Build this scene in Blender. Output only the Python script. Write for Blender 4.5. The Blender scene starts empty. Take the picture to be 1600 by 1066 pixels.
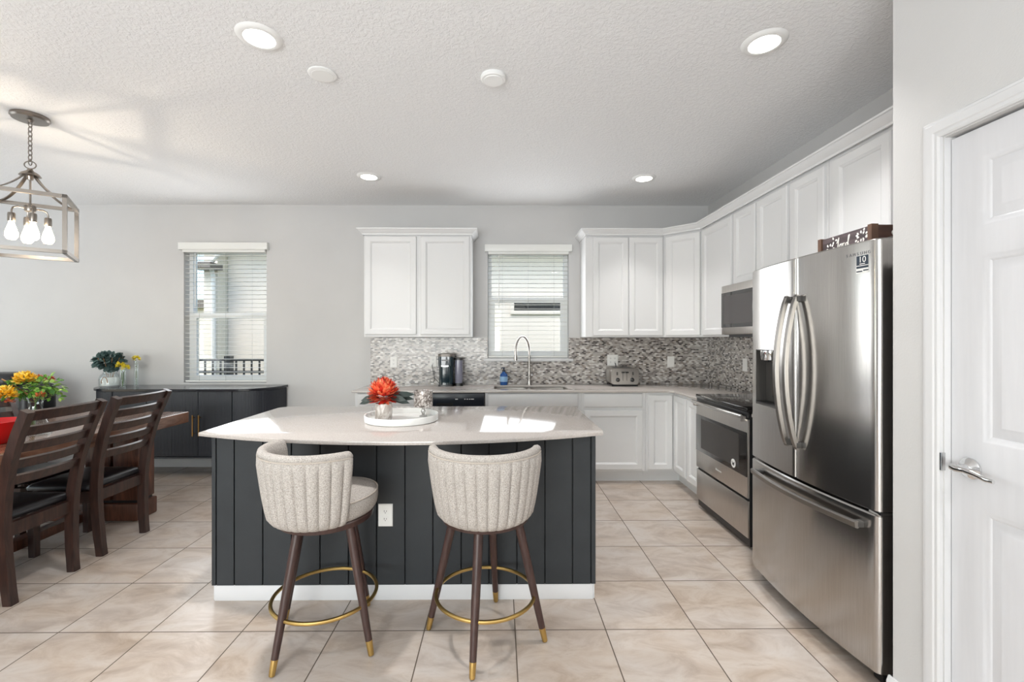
import bpy, bmesh, math, random
from math import pi, sin, cos, radians, sqrt
from mathutils import Vector, Matrix
random.seed(7)
S = bpy.context.scene
C = S.collection

# ------------------------------------------------------------------ camera
H = 1.37
cd = bpy.data.cameras.new('camera')
cam = bpy.data.objects.new('camera', cd); C.objects.link(cam)
cam.location = (0, 0, H)
cam.rotation_euler = (pi / 2, 0, -0.0085)
cd.sensor_fit = 'HORIZONTAL'; cd.sensor_width = 36.0
cd.lens = 36.0 * 707 / 1600
cd.shift_x = 13 / 1600; cd.shift_y = -3 / 1600
cd.clip_start = 0.05
S.camera = cam

# ------------------------------------------------------------------ world, daylight, exposure
w = bpy.data.worlds.new('sky'); S.world = w; w.use_nodes = True
nt = w.node_tree
sky = nt.nodes.new('ShaderNodeTexSky'); sky.sky_type = 'NISHITA'; sky.sun_disc = False
sky.sun_elevation = radians(48); sky.sun_rotation = radians(200); sky.air_density = 1.0; sky.dust_density = 2.0
bg = nt.nodes['Background']; bg.inputs['Strength'].default_value = 0.5
nt.links.new(sky.outputs['Color'], bg.inputs['Color'])

def area(name, loc, rot, sx, sy, power, col, shape='RECTANGLE'):
    l = bpy.data.lights.new(name, 'AREA'); l.shape = shape; l.size = sx
    if shape == 'RECTANGLE': l.size_y = sy
    l.energy = power; l.color = col
    o = bpy.data.objects.new(name, l); C.objects.link(o); o.location = loc; o.rotation_euler = rot
    return o
# daylight entering through the glass doors behind and to the left of the camera
area('daylight_rear', (-1.9, -3.12, 1.2), (pi / 2 + 1.05, 0, 0), 3.8, 2.2, 270, (0.905, 0.955, 1.0))
area('daylight_left', (-6.42, 2.4, 1.2), (pi / 2 + 1.2, 0, -pi / 2), 3.4, 2.2, 50, (0.905, 0.955, 1.0))

area('daylight_window_dining', (-2.95, 4.825, 1.62), (pi / 2, 0, pi), 0.82, 1.3, 9, (0.96, 0.98, 1.0))
area('daylight_window_sink', (0.307, 4.825, 1.74), (pi / 2, 0, pi), 0.82, 1.08, 7.5, (0.96, 0.98, 1.0))

S.view_settings.view_transform = 'Standard'
S.view_settings.look = 'None'
S.view_settings.gamma = 1.0
S.view_settings.exposure = 0.36
S.view_settings.use_curve_mapping = False
try:
    S.cycles.use_denoising = True
    S.cycles.max_bounces = 10
    S.cycles.transparent_max_bounces = 16
    S.cycles.caustics_reflective = False; S.cycles.caustics_refractive = False
    S.cycles.sample_clamp_indirect = 8
except Exception:
    pass

# ------------------------------------------------------------------ materials
def srgb(r, g, b):
    f = lambda c: (c / 255 / 12.92) if c / 255 <= 0.04045 else ((c / 255 + 0.055) / 1.055) ** 2.4
    return (f(r), f(g), f(b), 1)

def new(name):
    m = bpy.data.materials.new(name); m.use_nodes = True
    t = m.node_tree
    return m, t, t.nodes['Principled BSDF']

def node(t, kind, ins=None, **props):
    n = t.nodes.new(kind)
    for k, v in props.items(): setattr(n, k, v)
    for k, v in (ins or {}).items():
        if isinstance(v, bpy.types.NodeSocket): t.links.new(v, n.inputs[k])
        else: n.inputs[k].default_value = v
    return n

def ramp(t, fac, stops, interp='LINEAR'):
    n = t.nodes.new('ShaderNodeValToRGB'); cr = n.color_ramp; cr.interpolation = interp
    while len(cr.elements) < len(stops): cr.elements.new(0.5)
    for e, (p, c) in zip(cr.elements, stops): e.position = p; e.color = c
    t.links.new(fac, n.inputs['Fac'])
    return n.outputs['Color']

def simple(name, col, rough=0.5, metal=0.0, spec=0.5, coat=0.0, trans=0.0, emit=None, es=0.0, aniso=0.0):
    m, t, b = new(name)
    b.inputs['Base Color'].default_value = col
    b.inputs['Roughness'].default_value = rough
    b.inputs['Metallic'].default_value = metal
    b.inputs['Specular IOR Level'].default_value = spec
    b.inputs['Coat Weight'].default_value = coat
    b.inputs['Transmission Weight'].default_value = trans
    b.inputs['Anisotropic'].default_value = aniso
    if emit:
        b.inputs['Emission Color'].default_value = emit; b.inputs['Emission Strength'].default_value = es
    return m

def noisy(name, c0, c1, scale, rough=0.5, metal=0.0, bump=0.0, stretch=(1, 1, 1), detail=4, coat=0.0, spec=0.5, dist=0.0, bscale=None):
    m, t, b = new(name)
    tc = node(t, 'ShaderNodeTexCoord')
    mp = node(t, 'ShaderNodeMapping', {'Vector': tc.outputs['Object'], 'Scale': stretch})
    nz = node(t, 'ShaderNodeTexNoise', {'Vector': mp.outputs['Vector'], 'Scale': scale, 'Detail': detail, 'Distortion': dist})
    col = ramp(t, nz.outputs['Fac'], [(0.3, c0), (0.7, c1)])
    t.links.new(col, b.inputs['Base Color'])
    b.inputs['Roughness'].default_value = rough; b.inputs['Metallic'].default_value = metal
    b.inputs['Coat Weight'].default_value = coat; b.inputs['Specular IOR Level'].default_value = spec
    if bump:
        n2 = nz
        if bscale: n2 = node(t, 'ShaderNodeTexNoise', {'Vector': mp.outputs['Vector'], 'Scale': bscale, 'Detail': 3})
        bp = node(t, 'ShaderNodeBump', {'Height': n2.outputs['Fac'], 'Strength': bump, 'Distance': 0.002})
        t.links.new(bp.outputs['Normal'], b.inputs['Normal'])
    return m

MAT = {}
MAT['wall'] = noisy('wall_paint', srgb(204, 203, 202), srgb(207, 206, 205), 3, 0.75, bump=0.25, bscale=140)
MAT['ceiling'], t, b = new('ceiling_knockdown')
tc = node(t, 'ShaderNodeTexCoord')
nz = node(t, 'ShaderNodeTexNoise', {'Vector': tc.outputs['Object'], 'Scale': 50.0, 'Detail': 4.0, 'Roughness': 0.6, 'Distortion': 0.6})
hh = ramp(t, nz.outputs['Fac'], [(0.42, (0, 0, 0, 1)), (0.62, (1, 1, 1, 1))])
bp = node(t, 'ShaderNodeBump', {'Height': hh, 'Strength': 0.42, 'Distance': 0.006})
t.links.new(bp.outputs['Normal'], b.inputs['Normal'])
b.inputs['Base Color'].default_value = srgb(240, 240, 240); b.inputs['Roughness'].default_value = 0.85

TILE = 0.4265
MAT['floor'], t, b = new('floor_tile')
tc = node(t, 'ShaderNodeTexCoord')
mp = node(t, 'ShaderNodeMapping', {'Vector': tc.outputs['Object'], 'Location': (-(0.4985 - 20 * TILE), -(2.129 - 20 * TILE), 0)})
br = node(t, 'ShaderNodeTexBrick', {'Vector': mp.outputs['Vector'], 'Color1': (0, 0, 0, 1), 'Color2': (1, 1, 1, 1), 'Mortar': (0.5, 0.5, 0.5, 1),
     'Scale': 1.0, 'Mortar Size': 0.0028, 'Mortar Smooth': 0.1, 'Bias': 0.0, 'Brick Width': TILE, 'Row Height': TILE}, offset=0.0, squash=1.0)
off = node(t, 'ShaderNodeVectorMath', {0: br.outputs['Color'], 1: (17.0, 9.0, 5.0)}, operation='MULTIPLY')
add = node(t, 'ShaderNodeVectorMath', {0: tc.outputs['Object'], 1: off.outputs['Vector']}, operation='ADD')
mp2 = node(t, 'ShaderNodeMapping', {'Vector': add.outputs['Vector'], 'Scale': (1.0, 1.9, 1.0), 'Rotation': (0, 0, 0.4)})
n1 = node(t, 'ShaderNodeTexNoise', {'Vector': mp2.outputs['Vector'], 'Scale': 4.2, 'Detail': 9.0, 'Roughness': 0.66, 'Distortion': 0.7})
n2 = node(t, 'ShaderNodeTexNoise', {'Vector': mp2.outputs['Vector'], 'Scale': 2.0, 'Detail': 3.0, 'Distortion': 0.5})
c1 = ramp(t, n1.outputs['Fac'], [(0.32, srgb(142, 124, 110)), (0.43, srgb(172, 156, 143)), (0.52, srgb(194, 181, 170)), (0.60, srgb(204, 195, 187)), (0.72, srgb(170, 153, 138))])
c2 = ramp(t, n2.outputs['Fac'], [(0.35, srgb(190, 171, 152)), (0.65, srgb(200, 191, 184))])
mx = node(t, 'ShaderNodeMix', {0: 0.48, 6: c1, 7: c2}, data_type='RGBA')
mg = node(t, 'ShaderNodeMix', {0: br.outputs['Fac'], 6: mx.outputs[2], 7: srgb(98, 86, 74)}, data_type='RGBA')
t.links.new(mg.outputs[2], b.inputs['Base Color'])
b.inputs['Roughness'].default_value = 0.3
rr = node(t, 'ShaderNodeMapRange', {0: br.outputs['Fac'], 3: 0.28, 4: 0.8}); t.links.new(rr.outputs[0], b.inputs['Roughness'])
inv = node(t, 'ShaderNodeMath', {0: 1.0, 1: br.outputs['Fac']}, operation='SUBTRACT')
bp = node(t, 'ShaderNodeBump', {'Height': inv.outputs[0], 'Strength': 0.5, 'Distance': 0.002})
t.links.new(bp.outputs['Normal'], b.inputs['Normal'])

def mosaic(name, swap):
    m, t, b = new(name)
    tc = node(t, 'ShaderNodeTexCoord'); sp = node(t, 'ShaderNodeSeparateXYZ', {0: tc.outputs['Object']})
    cb = node(t, 'ShaderNodeCombineXYZ', {0: sp.outputs[1 if swap else 0], 1: sp.outputs[2]})
    br = node(t, 'ShaderNodeTexBrick', {'Vector': cb.outputs[0], 'Color1': (0, 0, 0, 1), 'Color2': (1, 1, 1, 1), 'Mortar': (0.5, 0.5, 0.5, 1), 'Scale': 1.0,
        'Mortar Size': 0.0011, 'Mortar Smooth': 0.1, 'Bias': 0.0, 'Brick Width': 0.031, 'Row Height': 0.0145}, offset=0.5)
    col = ramp(t, br.outputs['Color'], [(0.0, srgb(72, 67, 67)), (0.12, srgb(128, 121, 118)), (0.27, srgb(174, 168, 163)), (0.42, srgb(190, 183, 177)), (0.55, srgb(212, 208, 204)),
        (0.65, srgb(156, 151, 148)), (0.75, srgb(182, 176, 171)), (0.85, srgb(138, 127, 119)), (0.93, srgb(224, 221, 218))], 'CONSTANT')
    mg = node(t, 'ShaderNodeMix', {0: br.outputs['Fac'], 6: col, 7: srgb(176, 170, 164)}, data_type='RGBA')
    t.links.new(mg.outputs[2], b.inputs['Base Color']); b.inputs['Roughness'].default_value = 0.14 if swap else 0.2
    return m
MAT['mosaic'] = mosaic('mosaic_tile', False)
MAT['mosaic_side'] = mosaic('mosaic_tile_side', True)
MAT['cabinet'] = simple('white_cabinet_paint', srgb(226, 226, 226), 0.38)
MAT['trim'] = simple('white_trim_paint', srgb(218, 218, 219), 0.35)
MAT['doorpaint'] = noisy('white_door_paint', srgb(212, 212, 215), srgb(216, 216, 219), 60, 0.4, bump=0.12, stretch=(1, 1, 0.08))
MAT['island'] = noisy('charcoal_board_paint', srgb(48, 51, 54), srgb(52, 55, 58), 8, 0.5, spec=0.3)
MAT['groove'] = simple('board_groove_black', srgb(14, 16, 18), 0.7)
MAT['quartz'] = noisy('pale_quartz', srgb(176, 168, 162), srgb(194, 187, 182), 160, 0.09, detail=2, spec=0.6)
MAT['steel'], t, b = new('brushed_steel')
tc = node(t, 'ShaderNodeTexCoord'); mp = node(t, 'ShaderNodeMapping', {'Vector': tc.outputs['Object'], 'Scale': (1, 1, 0.02)})
nz = node(t, 'ShaderNodeTexNoise', {'Vector': mp.outputs['Vector'], 'Scale': 260.0, 'Detail': 2.0})
t.links.new(ramp(t, nz.outputs['Fac'], [(0.3, srgb(186, 183, 180)), (0.7, srgb(196, 193, 190))]), b.inputs['Base Color'])
b.inputs['Metallic'].default_value = 1.0; b.inputs['Roughness'].default_value = 0.185
b.inputs['Anisotropic'].default_value = 0.7; b.inputs['Anisotropic Rotation'].default_value = 0.25
MAT['steel_flat'] = noisy('warm_brushed_steel', srgb(186, 181, 176), srgb(194, 189, 184), 200, 0.3, 1.0, stretch=(1, 1, 0.05))
MAT['handle_steel'] = simple('grey_handle_steel', srgb(140, 136, 132), 0.3, 1.0)
MAT['chrome'] = simple('polished_chrome', srgb(220, 220, 220), 0.06, 1.0)
MAT['nickel'] = simple('brushed_nickel', srgb(146, 139, 132), 0.28, 1.0)
MAT['faucet'] = simple('satin_faucet_nickel', srgb(178, 174, 170), 0.25, 1.0)
MAT['brass'] = simple('brushed_brass', srgb(200, 168, 104), 0.28, 1.0)
MAT['fridge_side'] = simple('fridge_side_grey', srgb(112, 106, 101), 0.35, 0.4)
MAT['black_glass'] = simple('black_glass', srgb(22, 20, 20), 0.05, coat=0.3)
MAT['oven_glass'] = simple('oven_window_glass', srgb(46, 40, 37), 0.06)
MAT['micro_glass'] = simple('microwave_window_glass', srgb(70, 66, 66), 0.08)
MAT['black'] = simple('black_plastic', srgb(20, 20, 22), 0.35)
MAT['dark_grey'] = simple('dark_grey_plastic', srgb(72, 70, 68), 0.4)
MAT['dishwasher'] = simple('dishwasher_slate', srgb(34, 38, 46), 0.25)
MAT['white_plastic'] = simple('white_plastic', srgb(242, 241, 238), 0.35)
MAT['slot'] = simple('outlet_slot', srgb(50, 48, 46), 0.6)
MAT['marks'] = simple('pale_marks', srgb(215, 215, 215), 0.4)
MAT['dark_wood'] = noisy('espresso_wood', srgb(33, 20, 17), srgb(63, 40, 33), 14, 0.36, stretch=(3, 3, 0.35), dist=1.0, coat=0.15)
MAT['stool_wood'] = noisy('walnut_stool_wood', srgb(52, 34, 31), srgb(72, 50, 45), 16, 0.38, stretch=(4, 4, 0.4))
MAT['table_wood'] = noisy('table_wood', srgb(88, 58, 44), srgb(142, 104, 84), 9, 0.2, stretch=(3.5, 0.4, 2), dist=1.2, coat=0.25)
MAT['table_base'] = noisy('table_base_wood', srgb(62, 34, 24), srgb(112, 68, 48), 9, 0.4, stretch=(3, 3, 0.5), dist=1.0)
MAT['leather'] = noisy('black_leather', srgb(17, 16, 19), srgb(26, 25, 28), 40, 0.32, bump=0.15, bscale=220)
MAT['sofa_leather'] = noisy('recliner_leather', srgb(24, 24, 27), srgb(34, 34, 37), 12, 0.38, bump=0.15, bscale=120)
MAT['fabric'] = noisy('oatmeal_boucle', srgb(146, 139, 133), srgb(202, 196, 190), 260, 0.95, bump=0.8, detail=3, spec=0.15)
MAT['piping'] = simple('seat_piping', srgb(186, 176, 166), 0.9)
MAT['sideboard'] = simple('navy_black_paint', srgb(32, 35, 43), 0.42)
MAT['sideboard_top'] = simple('sideboard_top', srgb(40, 41, 46), 0.16)
MAT['gold'] = simple('gold_handle', srgb(190, 148, 88), 0.3, 1.0)
MAT['ceramic'] = simple('white_ceramic', srgb(236, 236, 233), 0.25)
MAT['marble_vase'] = noisy('marbled_vase', srgb(150, 138, 128), srgb(236, 233, 228), 18, 0.2, dist=2.0, stretch=(1, 1, 0.6))
MAT['silver_mosaic'], t, b = new('silver_mosaic')
tc = node(t, 'ShaderNodeTexCoord'); vo = node(t, 'ShaderNodeTexVoronoi', {'Vector': tc.outputs['Object'], 'Scale': 120.0})
t.links.new(ramp(t, vo.outputs['Color'], [(0.15, srgb(110, 102, 98)), (0.5, srgb(178, 170, 164)), (0.85, srgb(236, 232, 228))]), b.inputs['Base Color'])
b.inputs['Metallic'].default_value = 0.5; b.inputs['Roughness'].default_value = 0.25
MAT['red'] = simple('red_glaze', srgb(196, 18, 22), 0.12)
MAT['blue'] = simple('blue_soap_bottle', srgb(32, 92, 168), 0.12, trans=0.2)
MAT['blue_dark'] = simple('navy_pump', srgb(18, 34, 58), 0.3)
MAT['label'] = simple('soap_label', srgb(150, 190, 226), 0.4)
MAT['teal'] = simple('teal_black_plastic', srgb(16, 38, 46), 0.12, coat=0.4)
MAT['smoke'] = simple('smoky_tank', srgb(126, 126, 142), 0.1, coat=0.3)
MAT['navy_label'] = simple('navy_sticker', srgb(40, 52, 66), 0.3)
MAT['grey_letters'] = simple('grey_letters', srgb(120, 120, 122), 0.4)
MAT['white_paint'] = simple('white_sign_paint', srgb(238, 236, 230), 0.6)
MAT['sign_board'] = noisy('weathered_board', srgb(52, 42, 44), srgb(92, 80, 82), 16, 0.7, stretch=(1, 0.5, 4))
MAT['crate_wood'] = noisy('stained_crate_wood', srgb(74, 52, 41), srgb(112, 82, 64), 12, 0.6, stretch=(2, 2, 0.5))
MAT['crate_dark'] = noisy('dark_crate_wood', srgb(58, 36, 30), srgb(86, 58, 48), 12, 0.6, stretch=(0.6, 2, 4))
MAT['eucalyptus'] = noisy('eucalyptus_leaf', srgb(58, 84, 82), srgb(112, 140, 136), 24, 0.55)
MAT['leaf_green'] = noisy('bright_leaf', srgb(56, 110, 28), srgb(150, 196, 62), 30, 0.5)
MAT['leaf_dark'] = simple('dark_dahlia_leaf', srgb(44, 56, 52), 0.5)
MAT['stem'] = simple('green_stem', srgb(92, 122, 60), 0.6)
MAT['twig'] = simple('dry_twig', srgb(160, 118, 78), 0.7)
MAT['yellow'] = noisy('yellow_petal', srgb(240, 166, 10), srgb(255, 206, 40), 40, 0.6)
MAT['lemon'] = noisy('lemon_petal', srgb(206, 186, 30), srgb(240, 222, 70), 40, 0.6)
MAT['orange'] = noisy('orange_petal', srgb(196, 84, 40), srgb(236, 128, 66), 40, 0.6)
MAT['dahlia'] = noisy('coral_dahlia_petal', srgb(196, 30, 26), srgb(252, 160, 112), 55, 0.55, detail=2)
MAT['blind'] = simple('white_blind', srgb(238, 238, 234), 0.4)
MAT['cordgrey'] = simple('blind_cord', srgb(170, 170, 166), 0.7)
MAT['vinyl'] = simple('white_vinyl', srgb(244, 245, 244), 0.3)
MAT['stucco'] = noisy('beige_stucco', srgb(214, 206, 190), srgb(226, 219, 204), 30, 0.9, bump=0.9, bscale=24)
MAT['stucco_smooth'] = simple('pale_house_wall', srgb(210, 202, 190), 0.85)
MAT['soffit'] = simple('white_soffit', srgb(226, 224, 218), 0.7)
MAT['gutter'] = simple('bronze_gutter', srgb(92, 84, 76), 0.5)
MAT['fence'] = simple('black_fence_metal', srgb(34, 36, 36), 0.4)
MAT['lawn'] = noisy('lawn', srgb(86, 104, 58), srgb(128, 142, 86), 9, 0.9)
def islands(name, stops, rough=0.55):
    m, t, b = new(name); g = node(t, 'ShaderNodeNewGeometry')
    t.links.new(ramp(t, g.outputs['Random Per Island'], stops), b.inputs['Base Color']); b.inputs['Roughness'].default_value = rough
    return m
MAT['dahlia'] = islands('coral_dahlia_petal', [(0.0, srgb(186, 28, 26)), (0.3, srgb(222, 62, 40)), (0.6, srgb(240, 108, 70)), (1.0, srgb(255, 176, 130))])
MAT['eucalyptus'] = islands('eucalyptus_leaf', [(0.0, srgb(44, 66, 64)), (0.5, srgb(72, 98, 96)), (1.0, srgb(128, 154, 150))])
MAT['leaf_green'] = islands('bright_leaf', [(0.0, srgb(44, 92, 30)), (0.5, srgb(96, 156, 48)), (1.0, srgb(176, 206, 110))])
MAT['yellow'] = islands('yellow_petal', [(0.0, srgb(250, 184, 24)), (0.5, srgb(255, 214, 60)), (1.0, srgb(255, 236, 140))])
MAT['orange'] = islands('orange_petal', [(0.0, srgb(180, 66, 34)), (1.0, srgb(240, 140, 84))])
MAT['bulb'] = simple('lit_bulb', srgb(255, 240, 220), 0.3, emit=srgb(255, 226, 184), es=22.0)
MAT['diffuser'] = simple('lit_diffuser', srgb(255, 255, 250), 0.5, emit=srgb(255, 250, 240), es=9.0)
MAT['lamp_white'] = simple('white_lamp_trim', srgb(240, 240, 238), 0.45)

def glassy(name, tint, fac_lo=0.06):
    m = bpy.data.materials.new(name); m.use_nodes = True; t = m.node_tree
    out = t.nodes['Material Output']; t.nodes.remove(t.nodes['Principled BSDF'])
    lw = node(t, 'ShaderNodeLayerWeight', {'Blend': 0.5}); pw_ = node(t, 'ShaderNodeMath', {0: lw.outputs['Facing'], 1: 3.5}, operation='POWER'); fr_ = node(t, 'ShaderNodeMapRange', {0: pw_.outputs[0], 3: 0.04, 4: 0.75})
    tr = node(t, 'ShaderNodeBsdfTransparent', {'Color': tint}); gl = node(t, 'ShaderNodeBsdfGlossy', {'Roughness': 0.02})
    mx = node(t, 'ShaderNodeMixShader', {0: fr_.outputs[0], 1: tr.outputs[0], 2: gl.outputs[0]})
    t.links.new(mx.outputs[0], out.inputs['Surface'])
    return m
MAT['pane'] = glassy('window_pane', (0.96, 0.98, 0.97, 1))
MAT['clear_glass'] = glassy('clear_vase_glass', (0.95, 0.97, 0.97, 1))
MAT['crystal'] = simple('crystal_stem', srgb(200, 198, 194), 0.08, 0.6)

# ------------------------------------------------------------------ mesh helpers
X3, Y3, Z3 = Vector((1, 0, 0)), Vector((0, 1, 0)), Vector((0, 0, 1))

def FR(o, U, V=Z3):
    o = Vector(o); U = Vector(U).normalized(); V = Vector(V).normalized(); W = U.cross(V)
    return lambda u, v, w=0.0: o + U * u + V * v + W * w

def root_matrix(o):
    while o.parent: o = o.parent
    return Matrix.Translation(o.location) @ Matrix.Rotation(o.rotation_euler[2], 4, 'Z')

class MB:
    def __init__(self): self.bm = bmesh.new()
    def vs(self, pts): return [self.bm.verts.new(p) for p in pts]
    def face(self, v):
        try: return self.bm.faces.new(v)
        except ValueError: return None
    def hexa(self, p, bev=0.0, seg=2):
        v = self.vs(p)
        fs = [(0, 3, 2, 1), (4, 5, 6, 7), (0, 1, 5, 4), (1, 2, 6, 5), (2, 3, 7, 6), (3, 0, 4, 7)]
        faces = [self.face([v[i] for i in f]) for f in fs]
        if bev:
            ed = list({e for f in faces for e in f.edges})
            bmesh.ops.bevel(self.bm, geom=ed, offset=bev, segments=seg, profile=0.5, affect='EDGES', clamp_overlap=True)
        return self
    def box(self, x0, x1, y0, y1, z0, z1, bev=0.0, seg=2):
        return self.hexa([(x0, y0, z0), (x1, y0, z0), (x1, y1, z0), (x0, y1, z0), (x0, y0, z1), (x1, y0, z1), (x1, y1, z1), (x0, y1, z1)], bev, seg)
    def fbox(self, f, u0, u1, v0, v1, w0, w1, bev=0.0, seg=2):
        return self.hexa([f(u0, v0, w0), f(u1, v0, w0), f(u1, v0, w1), f(u0, v0, w1), f(u0, v1, w0), f(u1, v1, w0), f(u1, v1, w1), f(u0, v1, w1)], bev, seg)
    def loops(self, loops, closed=True, cap0=True, cap1=True):
        L = [self.vs(l) for l in loops]; n = len(L[0])
        for a, b in zip(L, L[1:]):
            for i in range(n if closed else n - 1):
                j = (i + 1) % n
                self.face([a[i], a[j], b[j], b[i]])
        if cap0: self.face(list(reversed(L[0])))
        if cap1: self.face(L[-1])
        return self
    def ring_loops(self, loops):
        L = [self.vs(l) for l in loops]; n = len(L[0]); m = len(L)
        for k in range(m):
            a, b = L[k], L[(k + 1) % m]
            for i in range(n): self.face([a[i], a[(i + 1) % n], b[(i + 1) % n], b[i]])
        return self
    def prism(self, poly, z0, z1, bev=0.0, top_scale=None):
        lo = [(x, y, z0) for x, y in poly]; hi = [(x, y, z1) for x, y in poly]
        return self.loops([lo, hi])
    def tube(self, pts, r, n=10, closed=False):
        pts = [Vector(p) for p in pts]; m = len(pts)
        rs = r if isinstance(r, (list, tuple)) else [r] * m
        T = []
        for i in range(m):
            if closed: d = pts[(i + 1) % m] - pts[i - 1]
            else: d = pts[min(i + 1, m - 1)] - pts[max(i - 1, 0)]
            T.append(d.normalized())
        ref = Z3 if abs(T[0].z) < 0.9 else X3
        N_ = (ref - T[0] * ref.dot(T[0])).normalized(); L = []
        for i in range(m):
            N_ = (N_ - T[i] * N_.dot(T[i])).normalized(); B = T[i].cross(N_)
            L.append([pts[i] + (N_ * cos(2 * pi * k / n) + B * sin(2 * pi * k / n)) * rs[i] for k in range(n)])
        if closed: return self.ring_loops(L)
        return self.loops(L)
    def sweep(self, pts, sec, N_, scales=None):
        """sweep a 2-D section (a along N_, b along T x N_) along a path"""
        pts = [Vector(p) for p in pts]; m = len(pts); N_ = Vector(N_).normalized(); L = []
        for i in range(m):
            T = (pts[min(i + 1, m - 1)] - pts[max(i - 1, 0)]).normalized()
            n = (N_ - T * N_.dot(T)).normalized(); B = T.cross(n); s = scales[i] if scales else 1.0
            if not isinstance(s, tuple): s = (s, s)
            L.append([pts[i] + n * (a * s[0]) + B * (b_ * s[1]) for a, b_ in sec])
        return self.loops(L)
    def lathe(self, prof, c=(0, 0, 0), n=32, cap0=True, cap1=True, M_=None):
        c = Vector(c); L = []
        for r, z in prof:
            ring = [Vector((r * cos(2 * pi * k / n), r * sin(2 * pi * k / n), z)) for k in range(n)]
            L.append([(M_ @ p if M_ else p) + c for p in ring])
        return self.loops(L, cap0=cap0, cap1=cap1)
    def ball(self, c, r, s=(1, 1, 1), sub=2):
        bmesh.ops.create_icosphere(self.bm, subdivisions=sub, radius=r, matrix=Matrix.Translation(c) @ Matrix.Diagonal((*s, 1)))
        return self
    def panel(self, f, u0, u1, v0, v1, rings):
        """nested rectangles (inset, depth) closed at the last one"""
        L = [[f(u0 + i, v0 + i, d), f(u1 - i, v0 + i, d), f(u1 - i, v1 - i, d), f(u0 + i, v1 - i, d)] for i, d in rings]
        return self.loops(L)
    def leaf(self, p, d, up, L, Wd, curl=0.0):
        d = Vector(d).normalized(); up = Vector(up); s = d.cross(up)
        if s.length < 1e-4: s = d.cross(X3)
        s.normalize(); nrm = s.cross(d).normalized(); p = Vector(p)
        P = lambda t, k, h=0: p + d * (L * t) + s * (Wd * k) + nrm * (h - curl * L * t * t)
        q = self.vs([P(0, -.12), P(0, .12), P(.35, -.5, .1 * Wd), P(.35, .5, .1 * Wd), P(.7, -.42, .08 * Wd), P(.7, .42, .08 * Wd), P(1, 0), P(.35, 0), P(.7, 0)])
        for a in [(0, 7, 2), (0, 1, 7), (1, 3, 7), (2, 7, 8, 4), (7, 3, 5, 8), (4, 8, 6), (8, 5, 6)]: self.face([q[i] for i in a])
        return self
    def add_mesh(self, me, Mx):
        k = len(self.bm.verts); self.bm.from_mesh(me); self.bm.verts.ensure_lookup_table()
        for v in self.bm.verts[k:]: v.co = Mx @ v.co
        return self
    def build(self, name, m, parent=None, smooth=35, normals=True, **tags):
        if normals: bmesh.ops.recalc_face_normals(self.bm, faces=self.bm.faces)
        me = bpy.data.meshes.new(name); self.bm.to_mesh(me); self.bm.free()
        o = bpy.data.objects.new(name, me); C.objects.link(o)
        me.materials.append(MAT[m] if isinstance(m, str) else m)
        if parent:
            me.transform(root_matrix(parent).inverted()); o.parent = parent
        if smooth:
            me.polygons.foreach_set('use_smooth', [True] * len(me.polygons))
            me.set_sharp_from_angle(angle=radians(smooth))
        for k, v in tags.items(): o[k] = v
        return o

def thing(name, label, cat, loc, rz=0.0, group=None):
    o = bpy.data.objects.new(name, None); C.objects.link(o); o.empty_display_size = 0.1
    o.location = loc; o.rotation_euler = (0, 0, rz); o['label'] = label; o['category'] = cat
    if group: o['group'] = group
    return o
def struct(name, label, loc=(0, 0, 0)):
    o = bpy.data.objects.new(name, None); C.objects.link(o); o.location = loc; o['kind'] = 'structure'; o['label'] = label; o['category'] = name.split('_')[0]
    return o
def tag(o, label, cat, group=None, kind=None):
    o['label'] = label; o['category'] = cat
    if group: o['group'] = group
    if kind: o['kind'] = kind
    return o
def dup(root, loc, rz, label, group=None):
    r = root.copy(); C.objects.link(r); r.location = loc; r.rotation_euler = (0, 0, rz); r['label'] = label
    if group: r['group'] = group
    def rec(src, dst):
        for ch in list(src.children):
            c = ch.copy(); C.objects.link(c); c.parent = dst; rec(ch, c)
    rec(root, r)
    return r
def plate(name, outlines, z0, z1, m, parent=None, bev=0.0, **tags):
    """flat slab with holes from 2-D outlines"""
    cu = bpy.data.curves.new(name, 'CURVE'); cu.dimensions = '2D'; cu.fill_mode = 'BOTH'
    cu.extrude = (z1 - z0) / 2 - bev; cu.bevel_depth = bev; cu.bevel_resolution = 1
    if bev: cu.offset = -bev
    for pl in outlines:
        s = cu.splines.new('POLY'); s.points.add(len(pl) - 1); s.use_cyclic_u = True
        for p, (x, y) in zip(s.points, pl): p.co = (x, y, 0, 1)
    o = bpy.data.objects.new(name, cu); C.objects.link(o)
    me = bpy.data.meshes.new_from_object(o.evaluated_get(bpy.context.evaluated_depsgraph_get()))
    bpy.data.objects.remove(o); mb = MB(); mb.add_mesh(me, Matrix.Translation((0, 0, (z0 + z1) / 2)))
    bmesh.ops.remove_doubles(mb.bm, verts=mb.bm.verts, dist=1e-5)
    return mb.build(name, m, parent, 30, **tags)
def text_mesh(s, size, extrude=0.0004, spacing=1.0):
    cu = bpy.data.curves.new('lettering', 'FONT'); cu.body = s; cu.size = size; cu.extrude = extrude; cu.align_x = 'CENTER'; cu.align_y = 'CENTER'
    cu.space_character = spacing
    o = bpy.data.objects.new('lettering', cu); C.objects.link(o)
    me = bpy.data.meshes.new_from_object(o.evaluated_get(bpy.context.evaluated_depsgraph_get()))
    bpy.data.objects.remove(o)
    return me
def frame_matrix(o, U, V=Z3):
    U = Vector(U).normalized(); V = Vector(V).normalized(); W = U.cross(V)
    M_ = Matrix((U, V, W)).transposed().to_4x4(); M_.translation = Vector(o); return M_
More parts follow.
